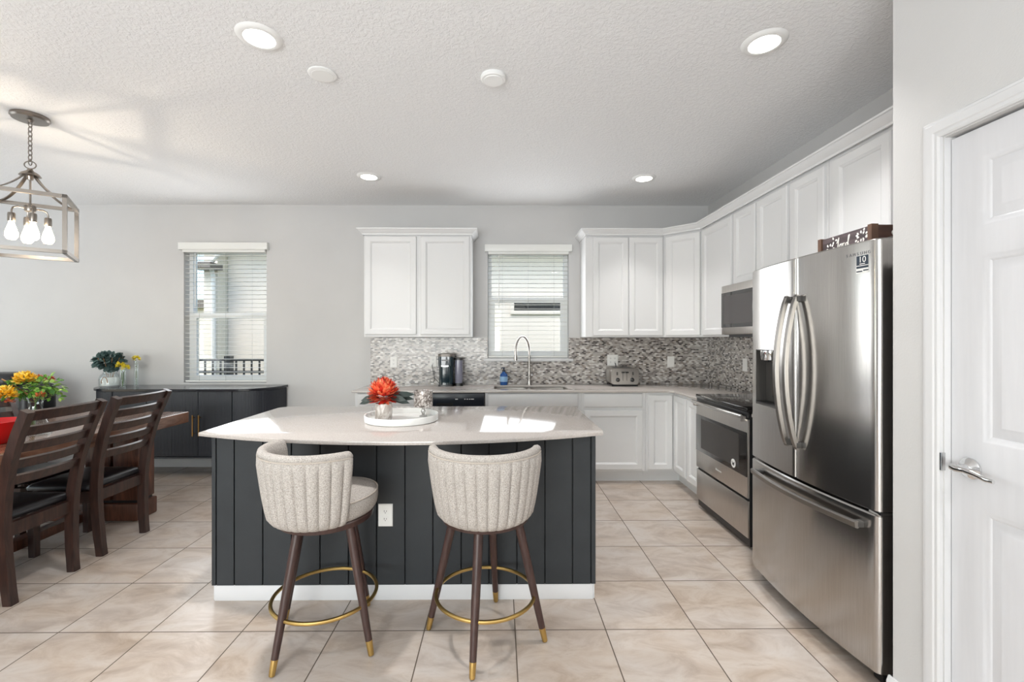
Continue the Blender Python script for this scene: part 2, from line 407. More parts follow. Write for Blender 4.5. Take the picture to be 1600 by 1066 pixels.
def cut(o, cutter_mb):
    c = cutter_mb.build('cutter', 'black', None, 0)
    c.matrix_world = Matrix.Identity(4)
    if o.parent: c.data.transform(root_matrix(o.parent).inverted()); c.parent = o.parent
    md = o.modifiers.new('cut', 'BOOLEAN'); md.object = c; md.operation = 'DIFFERENCE'; md.solver = 'EXACT'
    bpy.context.view_layer.update()
    me = bpy.data.meshes.new_from_object(o.evaluated_get(bpy.context.evaluated_depsgraph_get()))
    o.modifiers.remove(md); o.data = me; bpy.data.objects.remove(c)
    me.set_sharp_from_angle(angle=radians(30))

# ------------------------------------------------------------------ room shell
YB = 4.89; YO = 5.05; XR = 2.26; ZC = 2.815; XP = 1.488; YP = 1.70; XL = -6.5; YR = -3.2
W1 = (-3.395, -2.51, 0.90, 2.345)        # dining window opening x0 x1 z0 z1
W2 = (-0.131, 0.745, 1.163, 2.33)        # sink window

MB().box(XL - .2, 2.5, YR - .2, YO, -0.12, 0).build('floor', 'floor', None, 0, kind='structure')
MB().box(XL - .2, 2.5, YR - .2, YO, ZC, ZC + .12).build('ceiling', 'ceiling', None, 0, kind='structure')
mb = MB()
mb.box(XL, W1[0], YB, YO, 0, ZC); mb.box(W1[0], W1[1], YB, YO, 0, W1[2]); mb.box(W1[0], W1[1], YB, YO, W1[3], ZC)
mb.box(W1[1], W2[0], YB, YO, 0, ZC); mb.box(W2[0], W2[1], YB, YO, 0, W2[2]); mb.box(W2[0], W2[1], YB, YO, W2[3], ZC); mb.box(W2[1], XR + .14, YB, YO, 0, ZC)
mb.build('wall_back', 'wall', None, 0, kind='structure')
MB().box(XR, XR + .14, YP, YB, 0, ZC).build('wall_right', 'wall', None, 0, kind='structure')
DY0, DY1, DZ = 0.735, 1.503, 2.045
mb = MB()
mb.box(XP, XR + .14, YP - .11, YP, 0, ZC)
mb.box(XP, XP + .11, DY1, YP - .11, 0, ZC); mb.box(XP, XP + .11, DY0, DY1, DZ, ZC); mb.box(XP, XP + .11, YR, DY0, 0, ZC)
mb.build('wall_pantry', 'wall', None, 0, kind='structure')
mb = MB()
mb.box(XL - .14, XL, YR, .6, 0, ZC); mb.box(XL - .14, XL, .6, 4.2, 2.35, ZC); mb.box(XL - .14, XL, 4.2, YO, 0, ZC)
mb.build('wall_left', 'wall', None, 0, kind='structure')
mb = MB()
mb.box(XL, -3.9, YR - .14, YR, 0, ZC); mb.box(-3.9, 0.1, YR - .14, YR, 2.35, ZC); mb.box(0.1, XP + .11, YR - .14, YR, 0, ZC)
mb.build('wall_rear', 'wall', None, 0, kind='structure')

def slider(name, f, wd, h, label):
    r = struct(name, label, f(wd / 2, 0, 0))
    mb = MB()
    for a, b_ in ((0, .06), (wd / 2 - .04, wd / 2 + .04), (wd - .06, wd)): mb.fbox(f, a, b_, 0, h, -.1, -.04)
    mb.fbox(f, .06, wd - .06, 0, .07, -.1, -.04); mb.fbox(f, .06, wd - .06, h - .07, h, -.1, -.04)
    mb.build('door_frame', 'vinyl', r, 0)
    MB().fbox(f, .06, wd - .06, .07, h - .07, -.075, -.07).build('door_glass', 'pane', r, 0)
slider('door_2', FR((-3.9, YR, 0), X3) if False else FR((0.1, YR, 0), -X3), 4.0, 2.35, 'sliding glass door behind the camera')
slider('door_3', FR((XL, 0.6, 0), Y3), 3.6, 2.35, 'sliding glass door in the left wall')

# unseen slabs added outside the glass doors to block sky light
MB().box(-7, 3, YR - 3.4, YR - .15, 2.45, 2.6).build('sky_blocker', 'soffit', None, 0, kind='structure')
MB().box(XL - 3.4, XL - .15, -1, 5, 2.45, 2.6).build('sky_blocker', 'soffit', None, 0, kind='structure')
# baseboards
def base_profile(): return [(0, 0), (.014, 0), (.014, .07), (.009, .082), (.006, .09), (0, .09)]
def baseboard(name, f, L):
    sec = base_profile()
    return MB().loops([[f(0, v, w_) for w_, v in sec], [f(L, v, w_) for w_, v in sec]]).build(name, 'trim', None, 30, kind='structure')
baseboard('baseboard_back', FR((XL, YB, 0), X3), -1.375 - XL)
baseboard('baseboard_pantry', FR((XP, YP + .014, 0), -Y3), YP + .014 - DY1 - .07)
baseboard('baseboard_left', FR((XL, 4.2, 0), Y3), YB - 4.2)

# ------------------------------------------------------------------ windows and blinds
def window(n, box, sill, label, mid):
    x0, x1, z0, z1 = box; r = struct('window_%d' % n, label, ((x0 + x1) / 2, YO - .03, z0))
    y0, y1 = YO - .07, YO; fw = .04; mb = MB()
    mb.box(x0, x0 + fw, y0, y1, z0, z1); mb.box(x1 - fw, x1, y0, y1, z0, z1); mb.box(x0 + fw, x1 - fw, y0, y1, z1 - fw, z1); mb.box(x0 + fw, x1 - fw, y0, y1, z0, z0 + fw)
    mb.build('window_frame', 'vinyl', r, 0)
    MB().box(x0 + fw, x1 - fw, y0 - .005, y1 - .02, mid - .025, mid + .03).build('meeting_rail', 'vinyl', r, 0)
    mb = MB(); q = .035
    mb.box(x0 + fw, x0 + fw + q, y0, y1 - .03, z0 + fw, mid - .025); mb.box(x1 - fw - q, x1 - fw, y0, y1 - .03, z0 + fw, mid - .025); mb.box(x0 + fw + q, x1 - fw - q, y0, y1 - .03, z0 + fw, z0 + fw + q)
    mb.build('lower_sash', 'vinyl', r, 0)
    MB().box(x0 + fw, x1 - fw, YO - .02, YO - .016, z0 + fw, z1 - fw).build('pane', 'pane', r, 0)
    if sill:
        MB().box(x0 - .045, x1 + .045, YB - .035, YB - .001, z0 - .034, z0 - .004, .004).build('sill', 'trim', r, 30)
    MB().box(x0, x1, YB - .001, y0, z0 - .004, z0 + .002).build('window_stool', 'trim', r, 0)
window(1, W1, False, 'single hung window above the dark sideboard', 1.37 + 36 / 141.)
window(2, W2, True, 'single hung window above the kitchen sink', 1.37 + 60 / 141.)

def blind(box, label, cords, wand):
    x0, x1, z0, z1 = box; r = thing('window_blind', label, 'blind', ((x0 + x1) / 2, YB + .035, z0))
    mb = MB(); mb.box(x0 - .03, x1 + .03, YB - .05, YB - .036, z1 - .02, z1 + .055, .004); mb.box(x0 - .03, x0 - .018, YB - .036, YB - .002, z1 - .02, z1 + .055); mb.box(x1 + .018, x1 + .03, YB - .036, YB - .002, z1 - .02, z1 + .055)
    mb.box(x0 + .005, x1 - .005, YB - .03, YB + .06, z1 - .045, z1 - .004)
    mb.build('valance', 'blind', r, 30)
    mb = MB(); z = z1 - .075; yc = YB + .038
    while z > z0 + .05:
        mb.hexa([(x0 + .008, yc - .025, z - .0015), (x1 - .008, yc - .025, z - .0015), (x1 - .008, yc + .025, z - .0015), (x0 + .008, yc + .025, z - .0015),
                 (x0 + .008, yc - .025, z + .0015), (x1 - .008, yc - .025, z + .0015), (x1 - .008, yc + .025, z + .0015), (x0 + .008, yc + .025, z + .0015)])
        z -= .0465
    mb.build('slats', 'blind', r, 0)
    MB().box(x0 + .008, x1 - .008, yc - .026, yc + .026, z0 + .008, z0 + .026, .003).build('bottom_rail', 'blind', r, 30)
    for t_ in cords:
        xx = x0 + (x1 - x0) * t_
        MB().tube([(xx, yc - .027, z1 - .05), (xx, yc - .027, z0 + .02)], .0012, 5).build('ladder_cord', 'cordgrey', r)
    xx = x0 + (x1 - x0) * wand
    MB().tube([(xx, yc - .04, z1 - .05), (xx, yc - .04, z1 - .62)], .004, 8).build('tilt_wand', 'blind', r)
blind(W1, 'white slatted blind in the window above the dark sideboard', (.18, .5, .82), .14)
blind(W2, 'white slatted blind in the window above the sink', (.18, .5, .82), .14)

# ------------------------------------------------------------------ outside
MB().box(-16, 14, YO, 30, -.3, -.15).build('ground_outside', 'lawn', None, 0, kind='structure')
nh = thing('neighbour_house', 'pale stucco house with bronze gutter seen through both windows', 'house', (-1, 8.6, -.15))
MB().box(-5.14, 6.5, 8.6, 9.0, -.15, 3.35).build('house_wall', 'stucco_smooth', nh, 0)
MB().box(-5.40, -5.15, 8.3, 8.9, -.15, 3.19).build('corner_wall', 'stucco', nh, 0)
mb = MB(); mb.box(-5.45, 6.5, 8.05, 9.2, 3.2, 3.3); mb.build('soffit', 'soffit', nh, 0)
MB().box(-5.0, 6.5, 7.93, 8.05, 3.16, 3.32).build('gutter', 'gutter', nh, 0)
MB().tube([(-4.94, 7.99, 3.17), (-4.97, 8.02, 2.85), (-5.17, 8.12, 2.72), (-5.19, 8.24, 2.5), (-5.19, 8.26, -.1)], .04, 8).build('downspout', 'soffit', nh)
MB().box(-5.46, -5.05, 7.93, 8.29, 2.62, 2.72).build('eave_return', 'gutter', nh, 0)
f = FR((0.2, 8.6, 0), X3)
m1 = MB(); m1.fbox(f, 0, 1.8, 1.84, 1.91, 0, .05); m1.fbox(f, 0, 1.8, 2.12, 2.2, 0, .05); m1.fbox(f, 0, .07, 1.91, 2.12, 0, .05); m1.fbox(f, 1.73, 1.8, 1.91, 2.12, 0, .05)
hw = m1.build('house_window', 'stucco_smooth', nh, 0)
MB().fbox(f, .07, 1.73, 1.91, 2.12, .002, .02).build('house_pane', 'black_glass', hw, 0)
dh = thing('distant_house', 'low tan house far outside beyond the dining window', 'house', (-15, 19, -.15))
MB().box(-22, -9.5, 18, 22, -.15, 2.6).build('house_wall', 'stucco_smooth', dh, 0)
MB().prism([(-22.5, 17.6), (-9.0, 17.6), (-9.0, 22.4), (-22.5, 22.4)], 2.6, 2.9).build('roof', 'gutter', dh, 0)
fe = thing('metal_fence', 'black metal rail fence outside the dining window', 'fence', (-4.6, 7.0, -.15))
mb = MB()
for z in (.02, .865, 1.05): mb.box(-6.2, -3.2, 6.985, 7.015, z - .018, z + .018)
mb.build('rail', 'fence', fe, 0)
mb = MB(); xx = -6.2
while xx < -3.2: mb.box(xx - .011, xx + .011, 6.99, 7.01, -.05, 1.05); xx += .119
mb.build('pickets', 'fence', fe, 0)
for xx in (-6.2, -4.17, -3.2): MB().box(xx - .045, xx + .045, 6.95, 7.05, -.15, 1.11).build('post', 'fence', fe, 0)

# ------------------------------------------------------------------ backsplash
T = .008
mb = MB(); zt = 1.384
mb.box(-1.39, W2[0] - .001, YB - T, YB, .885, zt); mb.box(W2[0] - .001, W2[1] + .001, YB - T, YB, .885, W2[2] - .036); mb.box(W2[1] + .001, XR, YB - T, YB, .885, zt)
o = mb.build('trim_1', 'mosaic', None, 0, kind='structure'); o['label'] = 'mosaic tile backsplash along the back wall'
o = MB().box(XR - T, XR, 2.5, YB - T, .885, 1.39).build('trim_2', 'mosaic_side', None, 0, kind='structure'); o['label'] = 'mosaic tile backsplash on the right wall behind the range'

# ------------------------------------------------------------------ cabinets
DOOR = lambda t=.02, r=.05: [(0, 0), (0, t - .005), (.005, t), (r, t), (r + .005, t - .004), (r + .012, t - .007), (r + .016, t - .013), (r + .018, t - .013)]
SLAB = lambda t=.02: [(0, 0), (0, t - .008), (.006, t - .003), (.014, t)]
F_BACK_UP = FR((0, 4.56, 0), X3)
F_BACK = FR((0, 4.29, 0), X3)
F_R_UP = FR((1.93, 0, 0), -Y3)       # u = -y
F_R = FR((1.66, 0, 0), -Y3)
def doors(root, f, specs):
    for kind, u0, u1, v0, v1 in specs:
        mb = MB(); mb.panel(f, u0, u1, v0, v1, DOOR() if kind == 'door' else SLAB())
        mb.build(kind, 'cabinet', root, 28)
def cabinet(name, label, f, u0, u1, v0, v1, depth, specs, toe=False, group=None):
    c = f((u0 + u1) / 2, 0 if toe else v0, -depth / 2)
    r = thing(name, label, 'cabinet', c, 0, group)
    MB().fbox(f, u0 + .0006, u1 - .0006, v0, v1, -depth, -.0005, .0015, 1).build('body', 'cabinet', r, 30)
    if toe: MB().fbox(f, u0 + .0006, u1 - .0006, 0, v0, -depth, -.075).build('toe_kick', 'cabinet', r, 0)
    doors(r, f, specs)
    return r
ZU0, ZU1 = 1.39, 2.425
cabinet('upper_cabinet', 'white two-door wall cabinet hanging left of the sink window', F_BACK_UP, -1.365, -.285, ZU0, ZU1, .329,
        [('door', -1.35, -.838, 1.415, 2.40), ('door', -.795, -.305, 1.415, 2.40)])
cabinet('upper_cabinet', 'white two-door wall cabinet just right of the sink window', F_BACK_UP, .865, 1.655, ZU0, ZU1, .329,
        [('door', .94, 1.293, 1.405, 2.395), ('door', 1.302, 1.642, 1.405, 2.395)])
# diagonal corner
r = thing('corner_upper_cabinet', 'white one-door wall cabinet set diagonally across the corner', 'cabinet', (2.0, 4.6, ZU0))
MB().prism([(1.6556, 4.5605), (1.9305, 4.2856), (2.2595, 4.2856), (2.2595, 4.8895), (1.6556, 4.8895)], ZU0, ZU1).build('body', 'cabinet', r, 0)
fd = FR((1.655, 4.56, 0), (1, -1, 0)); LD = .275 * sqrt(2)
doors(r, fd, [('door', .03, LD - .02, 1.405, 2.395)])
cabinet('upper_cabinet', 'white one-door wall cabinet between the diagonal corner and the microwave', F_R_UP, -4.2845, -3.70, ZU0, ZU1, .329, [('door', -4.265, -3.728, 1.405, 2.395)])
cabinet('upper_cabinet', 'short white two-door wall cabinet above the microwave', F_R_UP, -3.70, -2.983, 1.803, ZU1, .329, [('door', -3.69, -3.377, 1.815, 2.395), ('door', -3.355, -2.999, 1.815, 2.395)])
cabinet('upper_cabinet', 'tall white one-door wall cabinet between microwave and fridge', F_R_UP, -2.983, -2.640, ZU0, ZU1, .329, [('door', -2.966, -2.655, 1.405, 2.395)])
cabinet('upper_cabinet', 'white two-door wall cabinet above the fridge and wooden crate', F_R_UP, -2.638, -1.715, 1.875, ZU1, .329, [('door', -2.584, -2.20, 1.885, 2.395), ('door', -2.15, -1.74, 1.885, 2.395)])
# crown mouldings
def crown(label, path):
    sec = [(0.0, 0.0), (.008, 0.0), (.010, .012), (.022, .022), (.040, .040), (.046, .048), (.054, .05), (.056, .06), (0.0, .06)]
    n = len(path); L = []
    P = [Vector((x, y, 0)) for x, y in path]
    for i in range(n):
        d0 = (P[i] - P[i - 1]).normalized() if i else (P[1] - P[0]).normalized()
        d1 = (P[i + 1] - P[i]).normalized() if i < n - 1 else d0
        n0 = Vector((d0.y, -d0.x, 0)); n1 = Vector((d1.y, -d1.x, 0)); mt = (n0 + n1).normalized(); k = 1 / max(mt.dot(n0), .3)
        L.append([P[i] + mt * (a * k) + Z3 * (2.413 + h) for a, h in sec])
    o = MB().loops(L).build('crown_moulding', 'cabinet', None, 30)
    tag(o, label, 'moulding')
e = .0015
crown('white crown moulding on top of the cabinet left of the sink window', [(-1.365 - e, 4.885), (-1.365 - e, 4.56 - .021), (-.285 + e, 4.56 - .021), (-.285 + e, 4.885)])
crown('long white crown moulding bending along the corner cabinets to the pantry wall', [(.865 - e, 4.885), (.865 - e, 4.56 - .021), (1.655 - .009, 4.56 - .021), (1.93 - .021, 4.2845 - .009), (1.93 - .021, 1.705)])

# base cabinets
ZB0, ZB1 = .112, .8645
cabinet('base_cabinet', 'white base cabinet at the left end of the back counter, beside the dishwasher', F_BACK, -1.37, -.752, ZB0, ZB1, .585,
        [('drawer', -1.345, -1.075, .724, .857), ('drawer', -1.045, -.775, .724, .857), ('door', -1.345, -1.075, .132, .694), ('door', -1.045, -.775, .132, .694)], True)
cabinet('sink_cabinet', 'white base cabinet with a long false drawer front below the sink', F_BACK, -.14, .772, ZB0, ZB1 - .2, .585,
        [('door', -.113, .305, .132, .66), ('door', .325, .742, .132, .66)], True)
sc_ = [o for o in C.objects if o.name.startswith('sink_cabinet')][0]
MB().fbox(F_BACK, -.1394, .7714, ZB1 - .2, ZB1, -.02, -.0005).build('front_rail', 'cabinet', sc_, 0)
doors(sc_, F_BACK, [('drawer', -.113, .742, .724, .857)])
cabinet('base_cabinet', 'white base cabinet with one wide drawer over a door, right of the sink', F_BACK, .772, 1.385, ZB0, ZB1, .585,
        [('drawer', .80, 1.353, .724, .857), ('door', .80, 1.353, .132, .694)], True)
r = thing('corner_base_cabinet', 'white L-shaped corner base cabinet with two narrow folding doors', 'cabinet', (1.9, 4.5, 0))
MB().prism([(1.3856, 4.2905), (1.6605, 4.2905), (1.6605, 3.9856), (2.249, 3.9856), (2.249, 4.875), (1.3856, 4.875)], ZB0, ZB1).build('body', 'cabinet', r, 0)
MB().prism([(1.3856, 4.365), (1.735, 4.365), (1.735, 3.9856), (2.249, 3.9856), (2.249, 4.875), (1.3856, 4.875)], 0, ZB0).build('toe_kick', 'cabinet', r, 0)
doors(r, F_BACK, [('door', 1.408, 1.636, .132, .84)]); doors(r, F_R, [('door', -4.265, -3.995, .132, .84)])
cabinet('base_cabinet', 'narrow white one-door base cabinet beside the far side of the range', F_R, -3.985, -3.69, ZB0, ZB1, .585, [('door', -3.965, -3.705, .132, .84)], True)
cabinet('base_cabinet', 'narrow white base cabinet squeezed between range and fridge', F_R, -2.905, -2.665, ZB0, ZB1, .585, [('door', -2.89, -2.68, .132, .84)], True)

# countertops
SX0, SX1, SY0, SY1 = -.057, .668, 4.37, 4.72
def rrect(x0, x1, y0, y1, r, n=4):
    P = []
    for cx, cy, a0 in ((x1 - r, y1 - r, 0), (x0 + r, y1 - r, pi / 2), (x0 + r, y0 + r, pi), (x1 - r, y0 + r, 3 * pi / 2)):
        for k in range(n + 1): P.append((cx + r * cos(a0 + k * pi / 2 / n), cy + r * sin(a0 + k * pi / 2 / n)))
    return P
o = plate('countertop', [[(-1.39, 4.25), (1.585, 4.25), (1.625, 4.21), (1.625, 3.6895), (2.251, 3.6895), (2.251, 4.881), (-1.39, 4.881)], rrect(SX0, SX1, SY0, SY1, .04)], .865, .885, 'quartz', None, .003)
tag(o, 'pale quartz L-shaped worktop running along the back wall to the range', 'countertop')
o = plate('countertop', [[(1.625, 2.66), (2.251, 2.66), (2.251, 2.908), (1.625, 2.908)]], .865, .885, 'quartz', None, .003)
tag(o, 'short piece of quartz worktop between range and fridge', 'countertop')

# sink
r = thing('kitchen_sink', 'stainless double-bowl sink sunk into the back worktop under the window', 'sink', (.3, 4.55, .69))
def bowl(x0, x1, nm):
    L = [rrect(x0 - .008, x1 + .008, SY0 - .008, SY1 + .008, .045), rrect(x0, x1, SY0 + .0, SY1 - .0, .04), rrect(x0 + .004, x1 - .004, SY0 + .004, SY1 - .004, .04), rrect(x0 + .02, x1 - .02, SY0 + .02, SY1 - .02, .05)]
    zs = [.8635, .8635, .74, .70]
    MB().loops([[(x, y, z) for x, y in l] for l, z in zip(L, zs)], cap0=False).build(nm, 'steel_flat', r, 40)
bowl(SX0 + .005, .285, 'bowl'); bowl(.315, SX1 - .005, 'bowl')
MB().box(.292, .308, SY0 + .01, SY1 - .01, .74, .868, .004).build('divider', 'steel_flat', r)
for x in (.13, .48): MB().lathe([(.0, .7005), (.04, .7005), (.04, .703), (.0, .703)], (x, 4.55, 0), 20).build('drain', 'chrome', r)

# faucet
r = thing('kitchen_faucet', 'tall gooseneck brushed nickel faucet behind the sink', 'faucet', (.312, 4.79, .885))
MB().lathe([(.028, .885), (.028, .893), (.022, .897), (.02, .93), (.02, .93)], (.312, 4.79, 0), 20).build('base', 'faucet', r)
pts = [(.312, 4.79, .93), (.312, 4.79, 1.24)]
dx, dy = -.075, -.07
for k in range(1, 13):
    a = pi * k / 12
    pts.append((.312 + dx * (1 - cos(a)), 4.79 + dy * (1 - cos(a)), 1.24 + .155 * sin(a)))
ex, ey = pts[-1][0], pts[-1][1]
MB().tube(pts, .0125, 14).build('neck', 'faucet', r)
MB().tube([(ex, ey, 1.245), (ex, ey, 1.20), (ex, ey, 1.15)], [.015, .017, .018], 14).build('spray_head', 'faucet', r)
MB().tube([(.33, 4.79, .985), (.352, 4.79, .985)], .011, 12).build('valve', 'chrome', r)
MB().tube([(.352, 4.79, .985), (.358, 4.775, 1.02), (.36, 4.77, 1.065)], [.009, .007, .005], 10).build('lever', 'chrome', r)
MB().tube([(.312, 4.79, .925), (.312, 4.79, 1.03)], .0165, 14).build('body', 'faucet', r)

# ------------------------------------------------------------------ dishwasher
r = thing('dishwasher', 'dark slate dishwasher built in under the back counter', 'dishwasher', (-.445, 4.5, 0))
MB().box(-.745, -.147, 4.31, 4.87, .1, .862).build('body', 'black', r, 0)
MB().fbox(F_BACK, -.745, -.147, .11, .72, -.02, .02, .004).build('door', 'dishwasher', r, 30)
cp = MB().fbox(F_BACK, -.745, -.147, .725, .858, -.02, .025, .004).build('control_panel', 'dishwasher', r, 30)
MB().fbox(F_BACK, -.60, -.44, .742, .768, .0252, .026).build('handle_pocket', 'black', cp, 0)
mb = MB()
for u, wd in ((-.42, .025), (-.335, .012), (-.312, .012), (-.29, .012), (-.272, .028)): mb.fbox(F_BACK, u, u + wd, .80, .808, .0252, .0256)
mb.build('button_marks', 'marks', cp, 0)
MB().box(-.745, -.147, 4.37, 4.42, 0, .1).build('toe_panel', 'black', r, 0)

# ------------------------------------------------------------------ range
r = thing('electric_range', 'stainless electric range with black glass cooktop in the right run', 'range', (1.94, 3.3, 0))
FRG = FR((1.62, 3.685, 0), -Y3)       # u 0..0.77 towards the camera
RW = .77
MB().fbox(FRG, .004, RW - .004, .02, .885, -.625, -.003).build('body', 'black', r, 0)
MB().fbox(FRG, .03, RW - .03, .0, .02, -.58, -.06).build('plinth', 'black', r, 0)
MB().fbox(FRG, 0, RW, .893, .923, -.628, .02, .006).build('cooktop', 'black_glass', r, 30)
ck = [o for o in C.objects if o.name == 'cooktop'][0]
for u, w_, rr_ in ((.2, -.16, .1), (.57, -.16, .075), (.2, -.44, .075), (.57, -.44, .1)):
    p = FRG(u, .9234, w_)
    MB().lathe([(rr_ - .003, 0), (rr_, 0), (rr_, .0006), (rr_ - .003, .0006)], p, 40, False, False).build('burner_ring', 'grey_letters', ck, 0)
MB().fbox(FRG, 0, RW, .852, .892, -.01, .012, .004).build('control_panel', 'black', r, 30)
od = MB().fbox(FRG, .003, RW - .003, .335, .848, -.002, .016, .004).build('oven_door', 'steel_flat', r, 30)
MB().fbox(FRG, .006, RW - .006, .472, .762, .016, .020, .002).build('oven_glass', 'black_glass', od, 30)
MB().fbox(FRG, .10, RW - .10, .505, .735, .0202, .0208).build('oven_window', 'oven_glass', od, 0)
st = MB().lathe([(.0, 0), (.030, 0), (.030, .0008), (.0, .0008)], (0, 0, 0), 28, M_=frame_matrix((0, 0, 0), -Y3).to_3x3()).build('sticker', 'white_plastic', None, 0)
st.data.transform(Matrix.Translation(FRG(.60, .52, .021))); st.data.transform(root_matrix(r).inverted()); st.parent = od
mb = MB(); cu = [(-.014, .012), (-.006, -.014), (.002, .006), (.008, -.014), (.014, .012)]
for a, b_ in zip(cu, cu[1:]): mb.tube([FRG(.60 + a[0], .52 + a[1], .0222), FRG(.60 + b_[0], .52 + b_[1], .0222)], .0022, 6)
mb.build('sticker_mark', 'black', od, 0)
mb = MB()
for k in range(8): mb.fbox(FRG, .335 + k * .011, .335 + k * .011 + .007, .40, .409 + (.004 if k in (0, 1, 8) else 0), .0162, .0166)
mb.build('wordmark', 'marks', od, 0)
pts = [FRG(.012 + (RW - .024) * k / 16, .866, .05 + .012 * sin(pi * k / 16)) for k in range(17)]
hd = MB().sweep(pts, [(.013 * cos(2 * pi * k / 12), .009 * sin(2 * pi * k / 12)) for k in range(12)], Z3).build('door_handle', 'steel', od)
for u in (.03, RW - .03): MB().fbox(FRG, u - .012, u + .012, .832, .868, .014, .05, .004).build('bracket', 'steel_flat', hd, 30)
MB().fbox(FRG, .003, RW - .003, .075, .318, -.002, .014, .006).build('storage_drawer', 'steel_flat', r, 30)

# ------------------------------------------------------------------ microwave
r = thing('microwave', 'stainless over-the-range microwave mounted beneath the short cabinet', 'microwave', (2.0, 3.34, 1.385))
FM = FR((1.84, 3.695, 0), -Y3); MW = .71
MB().fbox(FM, 0, MW, 1.405, 1.80, -.41, 0).build('body', 'fridge_side', r, 0)
MB().fbox(FM, .02, MW, 1.386, 1.405, -.38, -.03).build('vent_grille', 'black', r, 0)
md_ = MB().fbox(FM, 0, MW, 1.408, 1.80, 0, .022, .004).build('door', 'steel_flat', r, 30)
MB().fbox(FM, .006, MW - .006, 1.462, 1.742, .0222, .026).build('door_glass', 'black_glass', md_, 0)
MB().fbox(FM, .04, .50, 1.49, 1.715, .0262, .0268).build('door_window', 'micro_glass', md_, 0)
MB().tube([FM(.54, 1.45, .05), FM(.54, 1.60, .06), FM(.54, 1.76, .05)], .011, 10).build('handle', 'steel', md_)

# ------------------------------------------------------------------ refrigerator
FY0 = 2.632; FWD = .89
FF = FR((1.47, FY0, 0), -Y3)
bul = lambda u: .034 * (1 - ((u - FWD / 2) / (FWD / 2)) ** 2)
r = thing('refrigerator', 'stainless french door refrigerator with ice dispenser and bottom freezer', 'refrigerator', (1.85, FY0 - FWD / 2, 0))
MB().fbox(FF, .006, FWD - .006, .045, 1.748, -.72, -.075).build('body', 'fridge_side', r, 0)
MB().fbox(FF, .02, FWD - .02, .02, .06, -.70, -.10).build('base_grille', 'black', r, 0)
def door_poly(u0, u1, r0, r1):
    P = [(u0, -.07), (u0, bul(u0) - r0)]
    n = 6
    for k in range(1, n + 1):
        a = pi / 2 * k / n; P.append((u0 + r0 * (1 - cos(a)), bul(u0 + r0) * (k / n) + bul(u0) * (1 - k / n) - r0 + r0 * sin(a)))
    for k in range(1, 24):
        u = u0 + r0 + (u1 - r1 - u0 - r0) * k / 24; P.append((u, bul(u)))
    for k in range(0, n + 1):
        a = pi / 2 * (1 - k / n); P.append((u1 - r1 * (1 - cos(a)), bul(u1 - r1) * (1 - k / n) + bul(u1) * (k / n) - r1 + r1 * sin(a)))
    P.append((u1, -.07))
    return P
def fridge_door(nm, u0, u1, v0, v1, r0, r1):
    P = door_poly(u0, u1, r0, r1); b_ = .006
    cx = (u0 + u1) / 2
    sh = lambda p, s: (cx + (p[0] - cx) * (1 - s / (u1 - u0) * 2), p[1] - s)
    L = [[FF(*( (lambda q: (q[0], v0, q[1]))(sh(p, b_)))) for p in P], [FF(p[0], v0 + b_, p[1]) for p in P], [FF(p[0], v1 - b_, p[1]) for p in P], [FF(*((lambda q: (q[0], v1, q[1]))(sh(p, b_)))) for p in P]]
    return MB().loops(L).build(nm, 'steel', r, 30)
dl = fridge_door('door', 0, .4425, .692, 1.765, .022, .012)
dr = fridge_door('door', .4475, FWD, .692, 1.765, .012, .022)
dz = fridge_door('freezer_drawer', 0, FWD, .06, .682, .022, .022)
# dispenser recess
U0, U1, V0, V1 = .066, .292, 1.005, 1.312
cut(dl, MB().fbox(FF, U0, U1, V0, V1, -.05, .2))
wd_ = MB()
wl = lambda u: bul(u) + .0015
for a, b_, c_, d_ in ((U0, U0 + .004, V0, V1), (U1 - .004, U1, V0, V1)): wd_.fbox(FF, a, b_, c_, d_, -.0495, wl((a + b_) / 2))
wd_.fbox(FF, U0 + .004, U1 - .004, V1 - .004, V1, -.0495, wl(U0 + .02)); wd_.fbox(FF, U0 + .004, U1 - .004, V0, V0 + .012, -.0495, wl(U0 + .02)); wd_.fbox(FF, U0 + .004, U1 - .004, V0 + .012, V1 - .004, -.0495, -.045)
wd = wd_.build('water_dispenser', 'dark_grey', dl, 0)
c_ = FF(.18, 0, -.005)
MB().lathe([(0, V1 - .068), (.03, V1 - .066), (.046, V1 - .055), (.05, V1 - .02), (.05, V1 - .0045), (0, V1 - .0045)], (c_.x, c_.y, 0), 24).build('nozzle', 'chrome', wd)
MB().fbox(FF, .15, .21, V0 + .05, V1 - .075, -.044, -.03, .004).build('paddle', 'nickel', wd, 30)
MB().fbox(FF, U0 + .02, U1 - .02, V0 + .0125, V0 + .018, -.04, .02).build('drip_tray', 'black', wd, 0)
# handles
def vhandle(parent, u):
    pts = []; n = 20
    for k in range(n + 1):
        t_ = k / n; pts.append(FF(u, .845 + t_ * .735, bul(u) + .012 + .058 * sin(pi * t_) ** .75))
    sec = [(.013 * cos(a) * (1 + .0), .013 * sin(a)) for a in [2 * pi * q / 12 for q in range(12)]]
    sec = [(-.0115, -.008), (-.0095, -.0105), (.0095, -.0105), (.0115, -.008), (.0115, .008), (.0095, .0105), (-.0095, .0105), (-.0115, .008)]
    h_ = MB().sweep(pts, sec, Y3).build('handle', 'handle_steel', parent, 25)
    for v in (.862, 1.563): MB().fbox(FF, u - .012, u + .012, v - .016, v + .016, bul(u) - .003, bul(u) + .026, .004).build('bracket', 'dark_grey', h_, 30)
vhandle(dl, .404); vhandle(dr, .478)
pts = [FF(.085 + .745 * k / 20, .625, bul(.085 + .745 * k / 20) + .03 + .014 * sin(pi * k / 20)) for k in range(21)]
